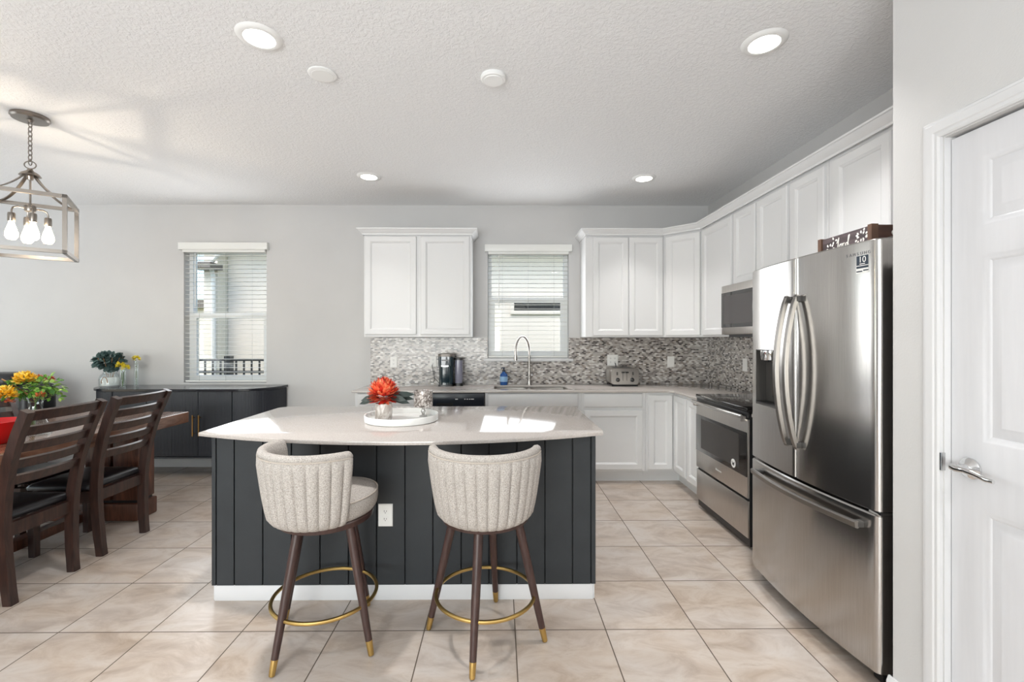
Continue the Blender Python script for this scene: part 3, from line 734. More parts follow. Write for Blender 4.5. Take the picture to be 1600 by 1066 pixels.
hz = MB().sweep(pts, [(-.016, -.004), (-.010, .008), (.010, .011), (.016, .004), (.014, -.008), (-.012, -.010)], Z3).build('handle', 'handle_steel', dz, 50)
for u in (.10, .815): MB().fbox(FF, u - .014, u + .014, .612, .638, bul(u) - .004, bul(u) + .032, .004).build('bracket', 'dark_grey', hz, 30)
# lettering and sticker on the right door
def on_door(u, v, lift=.0008):
    du = -2 * .034 * (u - FWD / 2) / (FWD / 2) ** 2
    U = Vector((-du, -1, 0)).normalized()     # W is -X
    return frame_matrix(FF(u, v, bul(u) + lift), U)
mb = MB()
for ch, u in zip('SAMSUNG', [.752 + .0165 * k for k in range(7)]): mb.add_mesh(text_mesh(ch, .017, .0003), on_door(u, 1.716))
mb.build('logo_lettering', 'grey_letters', dr, 0)
Ms = on_door(.823, 1.672, .0012)
lb = MB()
fS = lambda u, v, w_=0: Ms @ Vector((u, v, w_))
lb.fbox(fS, -.027, .027, -.036, .036, -.0008, 0); lab = lb.build('sticker', 'white_plastic', dr, 0)
MB().fbox(fS, -.026, .026, -.004, .035, .0001, .0005).build('sticker_panel', 'navy_label', lab, 0)
mb = MB(); mb.fbox(fS, -.026, .026, -.016, -.007, .0001, .0005); mb.fbox(fS, -.026, .0, -.031, -.026, .0001, .0005); mb.fbox(fS, .004, .026, -.028, -.023, .0001, .0005); mb.build('sticker_bars', 'navy_label', lab, 0)
mb = MB(); mb.add_mesh(text_mesh('10', .034, .0002), Ms @ Matrix.Translation((0, .018, .0009))); mb.fbox(fS, -.012, .012, .0, .003, .0006, .001); mb.build('sticker_number', 'white_plastic', lab, 0)
# hinge covers, feet
MB().fbox(FF, FWD - .10, FWD - .012, 1.7485, 1.776, -.2, -.072, .004).build('hinge_cover', 'dark_grey', r, 30)
MB().fbox(FF, .012, .10, 1.7485, 1.776, -.2, -.072, .004).build('hinge_cover', 'dark_grey', r, 30)
MB().fbox(FF, FWD - .06, FWD - .005, .682, .692, -.06, -.01).build('middle_hinge', 'chrome', r, 0)
for u in (.05, FWD - .06):
    p = FF(u, .021, -.06)
    MB().fbox(FF, u - .025, u + .025, .0, .06, -.12, -.045, .01).build('foot', 'black', r, 30)

# crate on the fridge
r = thing('wooden_crate', 'stained wooden crate lettered lord lying on top of the fridge', 'crate', (1.68, 2.07, 1.7485))
FC = FR((1.58, 2.236, 0), -Y3); CW = .326; z0, z1 = 1.7485, 1.862
MB().fbox(FC, .022, CW - .022, z0, z1 - .004, -.025, -.010).build('front_board', 'sign_board', r, 0)
MB().fbox(FC, .022, CW - .022, z0, z1 - .004, -.21, -.195).build('rear_board', 'crate_wood', r, 0)
MB().fbox(FC, .022, CW - .022, z0, z0 + .01, -.195, -.025).build('bottom_board', 'crate_wood', r, 0)
for a in (0, CW - .022):
    MB().fbox(FC, a, a + .022, z0, z1, -.03, 0, .001).build('corner_post', 'crate_wood', r, 0)
    MB().fbox(FC, a, a + .022, z0, z1, -.22, -.19, .001).build('corner_post', 'crate_wood', r, 0)
    MB().fbox(FC, a + .004, a + .018, z0, z1 - .004, -.19, -.03).build('end_board', 'crate_dark', r, 0)
MB().ball(FC(CW - .002, 1.825, -.1), .012).build('rope_knot', 'white_paint', r)
st = lambda pts, rad=.0022: [(FC(u, v, -.0085), rad) for u, v in pts]
def stroke(mb, pts, rad=.0022):
    P = [Vector((u, v, 0)) for u, v in pts]; Q = []
    for i in range(len(P) - 1):
        p0 = P[max(i - 1, 0)]; p1 = P[i]; p2 = P[i + 1]; p3 = P[min(i + 2, len(P) - 1)]
        for k in range(5):
            t_ = k / 5; Q.append(.5 * ((2 * p1) + (p2 - p0) * t_ + (2 * p0 - 5 * p1 + 4 * p2 - p3) * t_ * t_ + (3 * p1 - p0 - 3 * p2 + p3) * t_ ** 3))
    Q.append(P[-1]); mb.tube([FC(q.x, q.y, -.0095) for q in Q], rad, 6)
mb = MB(); bx = 1.797
def letters(mb, u, s=1.0):
    stroke(mb, [(u, bx + .024 * s), (u + .010 * s, bx + .040 * s), (u + .013 * s, bx + .047 * s), (u + .009 * s, bx + .02 * s), (u + .006 * s, bx - .001), (u + .013 * s, bx + .004)])
    stroke(mb, [(u + .024 * s, bx + .017 * s), (u + .017 * s, bx + .010 * s), (u + .02 * s, bx), (u + .028 * s, bx + .006 * s), (u + .026 * s, bx + .016 * s), (u + .033 * s, bx + .014 * s)])
    stroke(mb, [(u + .036 * s, bx + .018 * s), (u + .037 * s, bx), (u + .039 * s, bx + .012 * s), (u + .047 * s, bx + .018 * s)])
    stroke(mb, [(u + .066 * s, bx + .016 * s), (u + .056 * s, bx + .014 * s), (u + .053 * s, bx + .003 * s), (u + .06 * s, bx), (u + .068 * s, bx + .016 * s), (u + .078 * s, bx + .046 * s), (u + .072 * s, bx + .044 * s), (u + .069 * s, bx + .012 * s), (u + .075 * s, bx)])
letters(mb, .115); mb.build('hand_lettering', 'white_paint', r, 40)
mb = MB(); rnd = random.Random(3)
for cu, cv, n, sp in ((.262, 1.822, 14, .034), (.07, 1.80, 9, .022), (.10, 1.838, 3, .008)):
    for k in range(n):
        a = 2 * pi * k / n + rnd.uniform(-.2, .2); rr_ = sp * rnd.uniform(.35, 1)
        p = FC(cu + rr_ * cos(a) * .9, cv + rr_ * sin(a) * .75, -.0092)
        if p.z > z1 - .012: p.z = z1 - .012
        mb.leaf(p, FC(cos(a), sin(a), 0) - FC(0, 0, 0), -X3, .015, .010)
mb.build('painted_sprigs', 'white_paint', r, 0)

# ------------------------------------------------------------------ island
IX0, IX1, IY0, IY1, IZ = -1.505, .504, 2.375, 3.17, .869
r = thing('kitchen_island', 'charcoal boarded kitchen island with white base in mid room', 'island', (-.5, 2.77, 0))
MB().box(IX0 + .012, IX1 - .012, IY0 + .012, IY1, .07, IZ).build('body', 'groove', r, 0)
px = [333.0, 340, 368, 412.2, 456.7, 501, 545.2, 589, 633.2, 676.7, 720.8, 764.2, 807.8, 851.6, 894.9, 923.8, 931.2]
mb = MB()
for a, b_ in zip(px, px[1:]):
    xa = IX0 + (a - 333.0) / (931.2 - 333.0) * (IX1 - IX0); xb = IX0 + (b_ - 333.0) / (931.2 - 333.0) * (IX1 - IX0)
    mb.box(xa + (.0028 if a > 333 else 0), xb - (.0028 if b_ < 931 else 0), IY0, IY0 + .012, .082, IZ, .0015, 1)
mb.build('front_boards', 'island', r, 0)
mb = MB(); y = IY0 + .0125
while y < IY1 - .01:
    for xa in (IX0, IX1 - .012): mb.box(xa, xa + .012, y, min(y + .145, IY1), .082, IZ, .0015, 1)
    y += .1485
mb.build('side_boards', 'island', r, 0)
mb = MB(); mb.box(IX0 + .013, IX1 - .013, IY0 + .004, IY0 + .012, 0, .08, .002); mb.box(IX0 + .004, IX0 + .012, IY0 + .012, IY1, 0, .08, .002); mb.box(IX1 - .012, IX1 - .004, IY0 + .012, IY1, 0, .08, .002); mb.box(IX0 + .013, IX1 - .013, IY0 + .0125, IY1, 0, .069)
mb.build('base_board', 'trim', r, 30)
# curved top
P = []
xa, xb = -1.553, .537
for k in range(33):
    t_ = k / 32; P.append((xa + (xb - xa) * t_, 2.345 - .215 * (1 - (2 * t_ - 1) ** 2)))
P += [(xb + .006, 2.40), (xb, 3.19), (xb - .05, 3.24), (xa + .05, 3.24), (xa, 3.19)]
o = plate('island_countertop', [P], .8695, .889, 'quartz', None, .003)
tag(o, 'pale quartz island top with a bowed front edge', 'countertop')

# ------------------------------------------------------------------ outlets
def outlet(label, f, gang=1, kind='outlet', wd=.075, h=.118):
    wd = wd * (1.55 if gang == 2 else 1)
    r = thing('wall_outlet', label, 'outlet', f(0, 0, 0), 0)
    pl = MB().panel(f, -wd / 2, wd / 2, -h / 2, h / 2, [(0, .0004), (.0, .003), (.004, .006)]).build('cover_plate', 'white_plastic', r, 30)
    for g in range(gang):
        u = 0 if gang == 1 else (-.023 if g == 0 else .023) * 1.0
        if kind == 'outlet':
            mb = MB(); ms = MB()
            for v in (.02, -.02):
                mb.fbox(f, u - .016, u + .016, v - .014, v + .014, .006, .0072, .0005, 1)
                ms.fbox(f, u - .007, u - .0045, v - .002, v + .007, .0073, .0076); ms.fbox(f, u + .0045, u + .007, v - .002, v + .006, .0073, .0076); ms.fbox(f, u - .002, u + .002, v - .009, v - .005, .0073, .0076)
            mb.build('socket', 'white_plastic', r, 30); ms.build('slots', 'slot', r, 0)
        else:
            MB().fbox(f, u - .016, u + .016, -.033, .033, .006, .009, .001, 1).build('rocker', 'white_plastic', r, 30)
    return r
YT = YB - T
outlet('white outlet on the charcoal island front between the stools', FR((-.598, IY0, .449), X3))
bx_ = lambda px_: (px_ - 781) * (YT) / 707
outlet('white outlet on the mosaic near the left end of the backsplash', FR((bx_(615.5), YT, 1.123), X3))
outlet('white outlet on the mosaic half hidden behind the coffee maker', FR((bx_(677), YT, 1.128), X3))
outlet('double white outlet on the mosaic directly behind the toaster', FR((bx_(957.5), YT, 1.142), X3), 2)
outlet('white switch plate on the mosaic between toaster and corner', FR((bx_(1049), YT, 1.125), X3), 1, 'switch')
outlet('white outlet plate on the right wall mosaic beside the range', FR((XR - T, (XR - T) * 707 / 385., 1.132), -Y3), 1, 'switch')

# ------------------------------------------------------------------ pantry door
r = struct('door_1', 'white six-panel pantry door beside the fridge', (XP + .03, (DY0 + DY1) / 2, 0))
xd = XP + .022
FD = FR((xd, DY1 - .003, 0), -Y3); DW = DY1 - DY0 - .006; DT = 2.036
st_, ms_ = .095, .10; pw = (DW - 2 * st_ - ms_) / 2
us = [0, st_, st_ + pw, st_ + pw + ms_, st_ + 2 * pw + ms_, DW]
vs_ = [.008, .235, .835, 1.045, 1.635, 1.725, 1.945, DT]
mb = MB(); rings = [(0, 0), (.006, -.004), (.014, -.005), (.022, -.010), (.030, -.010), (.052, -.003), (.056, -.003)]
for i in range(5):
    for j in range(7):
        u0, u1, v0, v1 = us[i], us[i + 1], vs_[j], vs_[j + 1]
        if i in (1, 3) and j in (1, 3, 5):
            L = [[FD(u0 + q, v0 + q, d), FD(u1 - q, v0 + q, d), FD(u1 - q, v1 - q, d), FD(u0 + q, v1 - q, d)] for q, d in rings]
            mb.loops(L, cap0=False)
        else: mb.face(mb.vs([FD(u0, v0, 0), FD(u1, v0, 0), FD(u1, v1, 0), FD(u0, v1, 0)]))
mb.fbox(FD, 0, DW, .008, DT, -.036, -.012)
for a in ((0, .0005), (DW - .0005, DW)): mb.fbox(FD, a[0], a[1], .008, DT, -.012, 0)
mb.fbox(FD, 0, DW, DT - .0005, DT, -.012, 0)
ds = mb.build('door_slab', 'doorpaint', r, 30, normals=False)
bmt = bmesh.new(); bmt.from_mesh(ds.data); bmesh.ops.remove_doubles(bmt, verts=bmt.verts, dist=1e-5); bmesh.ops.recalc_face_normals(bmt, faces=bmt.faces); bmt.to_mesh(ds.data); bmt.free()
# jamb and casing
FJ = FR((XP, 0, 0), -Y3)
mb = MB()
mb.fbox(FJ, -DY1 - .0, -DY1 + .001, 0, DZ, -.1, -.001)
mb.build('door_jamb', 'trim', r, 0)
cas = [(0, 0.0), (.0, .010), (.006, .014), (.016, .014), (.02, .017), (.046, .017), (.05, .012), (.058, .012), (.062, .006), (.066, 0.0)]   # across from inside edge outwards, height
inner0 = -DY1 - .004; innert = DZ + .004; inner1 = -DY0 + .004
P = lambda a, h, k: {0: FJ(inner0 - a, 0, h), 1: FJ(inner0 - a, innert + a, h), 2: FJ(inner1 + a, innert + a, h), 3: FJ(inner1 + a, 0, h)}[k]
MB().loops([[P(a, h, k) for a, h in cas] for k in range(4)]).build('door_casing', 'trim', r, 25)
lv = MB()
Mx = frame_matrix(FD(.062, .955, 0), -Y3)
MxR = Mx.to_3x3()
lv.lathe([(0, 0), (.034, 0), (.034, .006), (.029, .010), (.022, .013), (.014, .02), (.012, .045), (0, .045)], Mx.translation, 28, M_=MxR)
rz_ = lv.build('lever_rose', 'chrome', r, 40)
pts = [FD(.045, .957, .048), FD(.062, .955, .050), (FD(.09, .957, .050)), FD(.12, .952, .047), FD(.15, .945, .046), FD(.172, .946, .048)]
MB().sweep(pts, [(.009 * cos(2 * pi * k / 12), .006 * sin(2 * pi * k / 12)) for k in range(12)], Z3, [1.15, 1.3, 1.1, .95, .9, .7]).build('lever_handle', 'chrome', r, 50)
MB().fbox(FJ, -DY1 - .004, -DY1 + .002, .93, .99, -.003, .012, .001).build('strike_plate', 'chrome', r, 0)

# ------------------------------------------------------------------ ceiling fixtures
def downlight(x, y, label, watt=8, beam=100):
    r = thing('recessed_light', label, 'ceiling light', (x, y, ZC), 0, 'recessed ceiling lights')
    MB().lathe([(.070, ZC - .012), (.078, ZC - .014), (.094, ZC - .010), (.104, ZC - .0005), (.06, ZC - .0005)], (x, y, 0), 40, False, False).build('trim_ring', 'lamp_white', r, 50)
    MB().lathe([(0, ZC - .010), (.071, ZC - .010), (.071, ZC - .002), (0, ZC - .002)], (x, y, 0), 40).build('diffuser', 'diffuser', r, 0)
    l = area('downlight_lamp', (x, y, ZC - .016), (0, 0, 0), .13, .13, watt, (1.0, .98, .96), 'DISK'); l.data.spread = radians(beam)
downlight(-1.148, 2.17, 'round lit recessed light, the one nearer the pendant at the front')
downlight(1.286, 2.19, 'round lit recessed light on the ceiling nearest the pantry door')
downlight(-1.16, 4.02, 'round lit recessed light above the left wall cabinet, near back wall', 1.6, 80)
downlight(1.29, 4.04, 'round lit recessed light near the back wall above the corner cabinets', 3.2, 80)
downlight(-1.15, .32, 'unseen fill downlight added behind the camera, left', 6)  # this unseen pair is added out of frame to brighten the floor
downlight(1.18, .32, 'unseen fill downlight added behind the camera, right', 6)
for nm, x, y, rr_, lb_, hh in (('ceiling_cover_plate', -.966, 2.474, .075, 'flat blank white disc on the ceiling beside the front left recessed light', .012), ('smoke_detector', -.035, 2.49, .07, 'small domed white disc on the ceiling above the island middle', .026)):
    r = thing(nm, lb_, 'ceiling disc', (x, y, ZC))
    MB().lathe([(rr_, ZC - .0005), (rr_, ZC - hh * .5), (rr_ * .92, ZC - hh * .8), (rr_ * .78, ZC - hh * .85)], (x, y, 0), 36, True, True).build('rim', 'lamp_white', r, 35)
    MB().lathe([(rr_ * .77, ZC - hh * .85), (rr_ * .74, ZC - hh), (0, ZC - hh)], (x, y, 0), 36, True, False).build('face', 'lamp_white', r, 35)

# ------------------------------------------------------------------ pendant lantern
PX, PY = -3.04, 2.955
r = thing('pendant_lantern', 'square open-frame nickel lantern with lit bulbs hanging over the dining table', 'pendant lamp', (PX, PY, ZC))
MB().lathe([(0, ZC - .001), (.094, ZC - .001), (.096, ZC - .018), (.088, ZC - .028), (.02, ZC - .03), (.012, ZC - .045), (0, ZC - .045)], (PX, PY, 0), 36).build('canopy', 'nickel', r, 40)
mb = MB(); z = ZC - .04; k = 0
while z > 2.53:
    ring = [(.011 * cos(a), .02 * sin(a)) for a in [2 * pi * q / 12 for q in range(12)]]
    pts = [(PX + (x if k % 2 else 0), PY + (0 if k % 2 else x), z - .016 + y) for x, y in ring]
    mb.tube(pts, .0028, 6, True); z -= .0305; k += 1
mb.build('chain', 'nickel', r)
MB().tube([(PX + .028 * cos(a), PY + .01 * cos(a), 2.497 + .024 * sin(a)) for a in [2 * pi * q / 24 for q in range(24)]], .0035, 8, True).build('loop', 'nickel', r)
MB().lathe([(0, 2.475), (.012, 2.472), (.016, 2.46), (.045, 2.44), (.054, 2.425), (.02, 2.422), (.014, 2.40), (0, 2.40)], (PX, PY, 0), 28).build('hub', 'nickel', r, 40)
ANG = math.atan2(.318, -.22); hs = .1935
cs = []
for sx, sy in ((-1, -1), (1, -1), (1, 1), (-1, 1)):
    cs.append((PX + sx * hs * cos(ANG) - sy * hs * sin(ANG), PY + sx * hs * sin(ANG) + sy * hs * cos(ANG)))
zb, ztp = 1.925, 2.279; bw = .011
mb = MB()
dirs = [Vector((cos(ANG), sin(ANG), 0)), Vector((-sin(ANG), cos(ANG), 0))]
def bar(mb, a, b_):
    a = Vector(a); b_ = Vector(b_); d = (b_ - a).normalized()
    n = Z3 if abs(d.z) < .5 else dirs[0]
    ex = d * bw
    mb.sweep([a - ex, b_ + ex], [(-bw, -bw), (bw, -bw), (bw, bw), (-bw, bw)], n)
for i in range(4):
    a, b_ = cs[i], cs[(i + 1) % 4]
    for z in (zb, ztp): bar(mb, (*a, z), (*b_, z))
    bar(mb, (*a, zb), (*a, ztp))
mb.build('frame', 'nickel', r, 0)
for i in range(4):
    cx, cy = cs[i]; pts = []
    for k in range(11):
        t_ = k / 10; s_ = .12 + .86 * t_; zz = 2.425 - (2.425 - ztp) * (1 - (1 - t_) ** 2.0)
        pts.append((PX + (cx - PX) * s_, PY + (cy - PY) * s_, zz))
    d = Vector((-(cy - PY), cx - PX, 0))
    MB().sweep(pts, [(-.009, -.003), (.009, -.003), (.009, .003), (-.009, .003)], d).build('support_arm', 'nickel', r, 0)
MB().tube([(PX, PY, 2.41), (PX, PY, 2.20)], .0055, 10).build('stem', 'nickel', r)
MB().lathe([(0, 2.235), (.026, 2.235), (.028, 2.23), (.028, 2.20), (.026, 2.195), (0, 2.195)], (PX, PY, 0), 24).build('socket_cluster', 'nickel', r, 40)
va = math.atan2(PY, PX)
for q in range(4):
    a = va + q * pi / 2 + .15; R = .083
    dx, dy = cos(a), sin(a)
    pts = [(PX + dx * .02, PY + dy * .02, 2.215), (PX + dx * R * .7, PY + dy * R * .7, 2.217), (PX + dx * R * .93, PY + dy * R * .93, 2.207), (PX + dx * R, PY + dy * R, 2.185), (PX + dx * R, PY + dy * R, 2.165)]
    MB().tube(pts, .005, 8).build('bulb_arm', 'nickel', r)
    bx0, by0 = PX + dx * R, PY + dy * R
    MB().lathe([(0, 2.17), (.017, 2.17), (.019, 2.16), (.019, 2.12), (.017, 2.115), (0, 2.115)], (bx0, by0, 0), 20).build('socket', 'nickel', r, 40)
    MB().lathe([(.012, 2.115), (.016, 2.095), (.026, 2.06), (.031, 2.04), (.03, 2.02), (.02, 2.003), (0, 1.998)], (bx0, by0, 0), 20, True, False).build('bulb', 'bulb', r, 60)
l = bpy.data.lights.new('pendant_glow', 'POINT'); l.energy = 9; l.color = (1, .86, .68); l.shadow_soft_size = .02
o = bpy.data.objects.new('pendant_glow', l); C.objects.link(o); o.location = (PX, PY, 2.055)

# ------------------------------------------------------------------ bar stools
def stool(x, y, back, legs, label):
    r = thing('bar_stool', label, 'stool', (x, y, 0), 0, 'bar stools at the island')
    d = Vector((cos(back), sin(back), 0)); s = Vector((-d.y, d.x, 0)); c0 = Vector((x, y, 0))
    cb = c0 + d * .028
    # backrest shell
    NA = 120; A = radians(85); NCH = 15; L = []
    for i in range(NA + 1):
        t_ = i / NA; a = -A + 2 * A * t_
        ph = (t_ * NCH) % 1.0; sc = sqrt(max(0, 1 - (2 * ph - 1) ** 2)) * .010
        end = min(t_, 1 - t_) * NA
        endk = min(1, end / 5.0); thin = .35 + .65 * sqrt(max(0, 1 - (1 - endk) ** 2))
        drop = .018 * (1 - endk) ** 2
        prof = []
        Rf = lambda z: .198 + .058 * min(1, max(0, (z - .572) / .33)) ** .62
        zt_ = .898 - drop
        for z in (.572, .58, .60, .64, .68, .73, .78, .83, .866):
            k_ = 1.0 if .585 < z < .85 else .45
            edge = .012 if z < .575 else (.004 if z < .585 else 0)
            prof.append((Rf(z) + sc * k_ - edge, z))
        prof += [(Rf(.874) - .002, .874), (Rf(.88) + .002, .882 - drop * .5), (Rf(.89) - .003, zt_ - .004), (Rf(.89) - .016, zt_ + .003), (Rf(.89) - .03, zt_), (Rf(.89) - .042, zt_ - .012), (Rf(.86) - .05, .85), (Rf(.78) - .052, .76), (Rf(.7) - .054, .67), (Rf(.6) - .054, .60), (Rf(.58) - .05, .574)]
        midr = None; col = []
        for R, z in prof:
            base = Rf(min(z, .89)) - .025
            R2 = base + (R - base) * thin
            rad = d * cos(a) + s * sin(a)
            col.append(cb + rad * R2 + Z3 * z)
        L.append(col)
    bk = MB().loops(L).build('backrest', 'fabric', r, 60)
    pts = []
    for i in range(2, 59):
        a = -A + 2 * A * i / 60; rad = d * cos(a) + s * sin(a); pts.append(cb + rad * (Rf(.874) + .001) + Z3 * .873)
    MB().tube(pts, .0032, 6).build('piping', 'piping', bk)
    # seat
    def dshape(R, fwd, n=48):
        P = []
        for k in range(n):
            a = 2 * pi * k / n; q = d * cos(a) + s * sin(a)
            P.append(c0 + q * R - d * (fwd if cos(a) < 0 else 0) * abs(cos(a)) ** .8)
        return P
    L = []
    for R, z in ((.17, .580), (.196, .583), (.208, .600), (.213, .63), (.213, .652), (.205, .666), (.19, .674), (.12, .683), (.04, .686)):
        L.append([p + Z3 * z for p in dshape(R, .035)])
    st_ = MB().loops(L).build('seat', 'fabric', r, 60)
    MB().tube([p + Z3 * .664 for p in dshape(.210, .035)], .0035, 6, True).build('piping', 'piping', st_)
    MB().loops([[p + Z3 * z for p in dshape(R, .02)] for R, z in ((.185, .550), (.198, .552), (.200, .560), (.200, .574), (.195, .5795))]).build('seat_base', 'stool_wood', r, 40)
    for k in range(4):
        a = legs + k * pi / 2; q = Vector((cos(a), sin(a), 0))
        top = c0 + q * .148 + Z3 * .553; foot = c0 + q * .275 + Z3 * .0
        P = lambda t_: foot.lerp(top, t_)
        lg = MB().tube([P(.115), P(.5), P(1)], [.0145, .0185, .0205], 16).build('leg', 'stool_wood', r)
        MB().tube([P(0.008), P(.02), P(.116)], [.0115, .0125, .0150], 16).build('brass_ferrule', 'brass', lg)
    MB().tube([c0 + Vector((.226 * cos(a), .226 * sin(a), .203)) for a in [2 * pi * k / 64 for k in range(64)]], .0085, 10, True).build('foot_ring', 'brass', r)
    return r
stool(-.80, 2.085, radians(-121), radians(-117), 'oatmeal channel-backed bar stool swivelled toward the right, left of the outlet')
stool(-.066, 2.09, radians(-91), radians(-99.5), 'oatmeal channel-backed bar stool facing straight to the island, right of the outlet')

# ------------------------------------------------------------------ tray, vase, dahlia, votive on island
ZT = .8892
r = tag(MB().lathe([(0, ZT), (.208, ZT), (.213, ZT + .003), (.215, ZT + .036), (.213, ZT + .040), (.208, ZT + .038), (.205, ZT + .008), (0, ZT + .007)], (-.582, 2.69, 0), 64, False, False).build('serving_tray', 'ceramic', None, 40), 'round white rimmed tray on the island top', 'tray')
vx, vy = -.680, 2.655; vz = ZT + .0084
r = thing('dahlia_vase', 'marbled white vase on the tray holding a large coral dahlia', 'vase', (vx, vy, vz))
MB().lathe([(0, vz), (.044, vz), (.049, vz + .01), (.05, vz + .085), (.048, vz + .098), (.044, vz + .098), (.044, vz + .02), (0, vz + .018)], (vx, vy, 0), 32, True, False).build('pot', 'marble_vase', r, 40)
rnd = random.Random(11); mb = MB(); c = Vector((vx, vy, 1.05))
NP = 360
for k in range(NP):
    zz_ = 1 - 1.74 * (k + .5) / NP; a = k * 2.39996 + rnd.uniform(-.1, .1); rr_ = sqrt(max(0, 1 - zz_ * zz_))
    dd = Vector((cos(a) * rr_, sin(a) * rr_, zz_))
    up_ = (Z3 - dd * dd.z); up_ = up_.normalized() if up_.length > .05 else X3
    d2 = (dd + up_ * .12 + Vector((rnd.uniform(-.2, .2), rnd.uniform(-.2, .2), rnd.uniform(-.2, .2)))).normalized()
    mb.leaf(c + dd * .045, d2, up_ + dd * rnd.uniform(-.5, .5), .052 * rnd.uniform(.85, 1.15), .024, -.35)
bl = mb.build('dahlia_bloom', 'dahlia', r, 60, normals=False)
mb = MB()
for a, el, L in ((pi * .97, -.30, .135), (0.15, .05, .15), (-.1, -.25, .13), (.25, -.12, .15), (pi + .35, -.15, .10), (-.4, -.1, .12)):
    dd = Vector((cos(a) * cos(el), sin(a) * cos(el), sin(el))); mb.leaf(c + dd * .03 - Z3 * .01, dd, Vector((0, -1, .5)), L, .04, .15)
mb.build('dahlia_leaves', 'leaf_dark', r, 60, normals=False)
MB().tube([(vx, vy, vz + .025), (vx, vy, 1.04)], .004, 6).build('stem', 'stem', r)
gx, gy = -.469, 2.775
r = thing('votive_holder', 'small silver mosaic votive shade on a crystal stem in the tray', 'candle holder', (gx, gy, vz))
MB().lathe([(0, vz), (.024, vz), (.024, vz + .004), (.008, vz + .01), (.011, vz + .02), (.015, vz + .032), (.010, vz + .046), (.014, vz + .056), (.02, vz + .062), (0, vz + .062)], (gx, gy, 0), 24, True, False).build('stem', 'crystal', r, 40)
MB().lathe([(.0, .957), (.054, .957), (.057, .962), (.057, 1.054), (.054, 1.056), (.052, 1.05), (.052, .965), (0, .963)], (gx, gy, 0), 40, False, False).build('shade', 'silver_mosaic', r, 40)

# ------------------------------------------------------------------ coffee maker, toaster, soap
ZK = .8852
r = thing('coffee_maker', 'slim teal-black single cup coffee maker with a side water tank', 'coffee maker', (-.545, 4.70, ZK))
cx, cy = -.553, 4.68
def rbox(mb, x0, x1, y0, y1, z0, z1, rad): return mb.loops([[(x, y, z) for x, y in rrect(x0, x1, y0, y1, rad, 5)] for z in (z0, z1)])
rbox(MB(), cx - .078, cx + .078, 4.62, 4.86, ZK, ZK + .018, .03).build('base', 'black', r, 30)
rbox(MB(), cx - .072, cx + .070, 4.622, 4.855, ZK + .018, ZK + .212, .045).build('column', 'teal', r, 30)
MB().box(cx - .045, cx + .03, 4.617, 4.6225, ZK + .205, ZK + .213).build('trim_bar', 'chrome', r, 0)
rbox(MB(), cx - .080, cx + .078, 4.615, 4.86, ZK + .215, ZK + .305, .04).build('brew_head', 'teal', r, 30)
MB().box(cx - .04, cx + .04, 4.611, 4.6145, ZK + .262, ZK + .275).build('nameplate', 'grey_letters', r, 0)
rbox(MB(), cx - .081, cx + .079, 4.612, 4.86, ZK + .306, ZK + .332, .04).build('lid', 'fridge_side', r, 30)
rbox(MB(), cx + .084, cx + .168, 4.66, 4.85, ZK, ZK + .03, .03).build('tank_base', 'black', r, 30)
rbox(MB(), cx + .088, cx + .164, 4.665, 4.845, ZK + .031, ZK + .268, .03).build('water_tank', 'smoke', r, 30)
rbox(MB(), cx + .084, cx + .168, 4.66, 4.85, ZK + .269, ZK + .288, .03).build('tank_lid', 'black', r, 30)
pts = [(-.725, 4.868, 1.095), (-.725, 4.845, 1.085), (-.712, 4.84, 1.02), (-.695, 4.84, .95), (-.705, 4.82, .91), (-.735, 4.80, .915), (-.74, 4.80, .95), (-.70, 4.80, .96), (-.665, 4.80, .93), (-.635, 4.79, .895)]
MB().tube(pts, .0035, 6).build('power_cord', 'black', r)
r = thing('toaster', 'brushed steel toaster with two black dials on the back counter', 'toaster', (1.29, 4.72, ZK))
tx0, tx1, ty0, ty1 = 1.135, 1.425, 4.615, 4.85
FTo = FR((0, ty0, 0), X3)
L = []
for y in (ty0, ty0 + .006, ty1 - .006, ty1):
    q = 0.004 if y in (ty0, ty1) else 0
    L.append([(x, y, z) for x, z in rrect(tx0 + q, tx1 - q, ZK + .016 + q, ZK + .186 - q, .035, 5)])
MB().loops(L).build('shell', 'steel_flat', r, 40)
MB().box(tx0 + .01, tx1 - .01, ty0 + .008, ty1 - .008, ZK, ZK + .016).build('base', 'black', r, 0)
for x in (1.205, 1.352): 
    dl_ = MB().lathe([(0, 0), (.021, 0), (.020, .014), (.017, .016), (0, .016)], FTo(x, ZK + .068, 0), 24, M_=frame_matrix((0, 0, 0), X3).to_3x3()).build('dial', 'black', r, 40)
    MB().fbox(FTo, x - .012, x + .012, ZK + .066, ZK + .070, .0162, .018).build('dial_mark', 'nickel', dl_, 0)
for x in (1.258, 1.298): MB().fbox(FTo, x - .002, x + .002, ZK + .06, ZK + .145, .0002, .0008).build('lever_slot', 'black', r, 0)
for x in (1.258, 1.298): MB().fbox(FTo, x - .016, x + .016, ZK + .138, ZK + .15, .001, .018, .003).build('lever', 'black', r, 30)
for x in (1.20, 1.36): MB().fbox(FTo, x - .008, x + .008, ZK + .115, ZK + .148, .0002, .0012).build('button_panel', 'dark_grey', r, 0)
for y in (4.66, 4.71, 4.755, 4.80): MB().box(1.18, 1.38, y - .012, y + .012, ZK + .1855, ZK + .1868).build('bread_slot', 'black', r, 0)
MB().tube([(1.241, 4.868, 1.112), (1.243, 4.858, 1.108), (1.25, 4.856, 1.06), (1.25, 4.853, .97), (1.25, 4.845, .95)], .0045, 6).build('power_cord', 'black', r)
r = thing('soap_bottle', 'blue pump bottle of hand soap beside the faucet', 'soap bottle', (.042, 4.79, ZK))
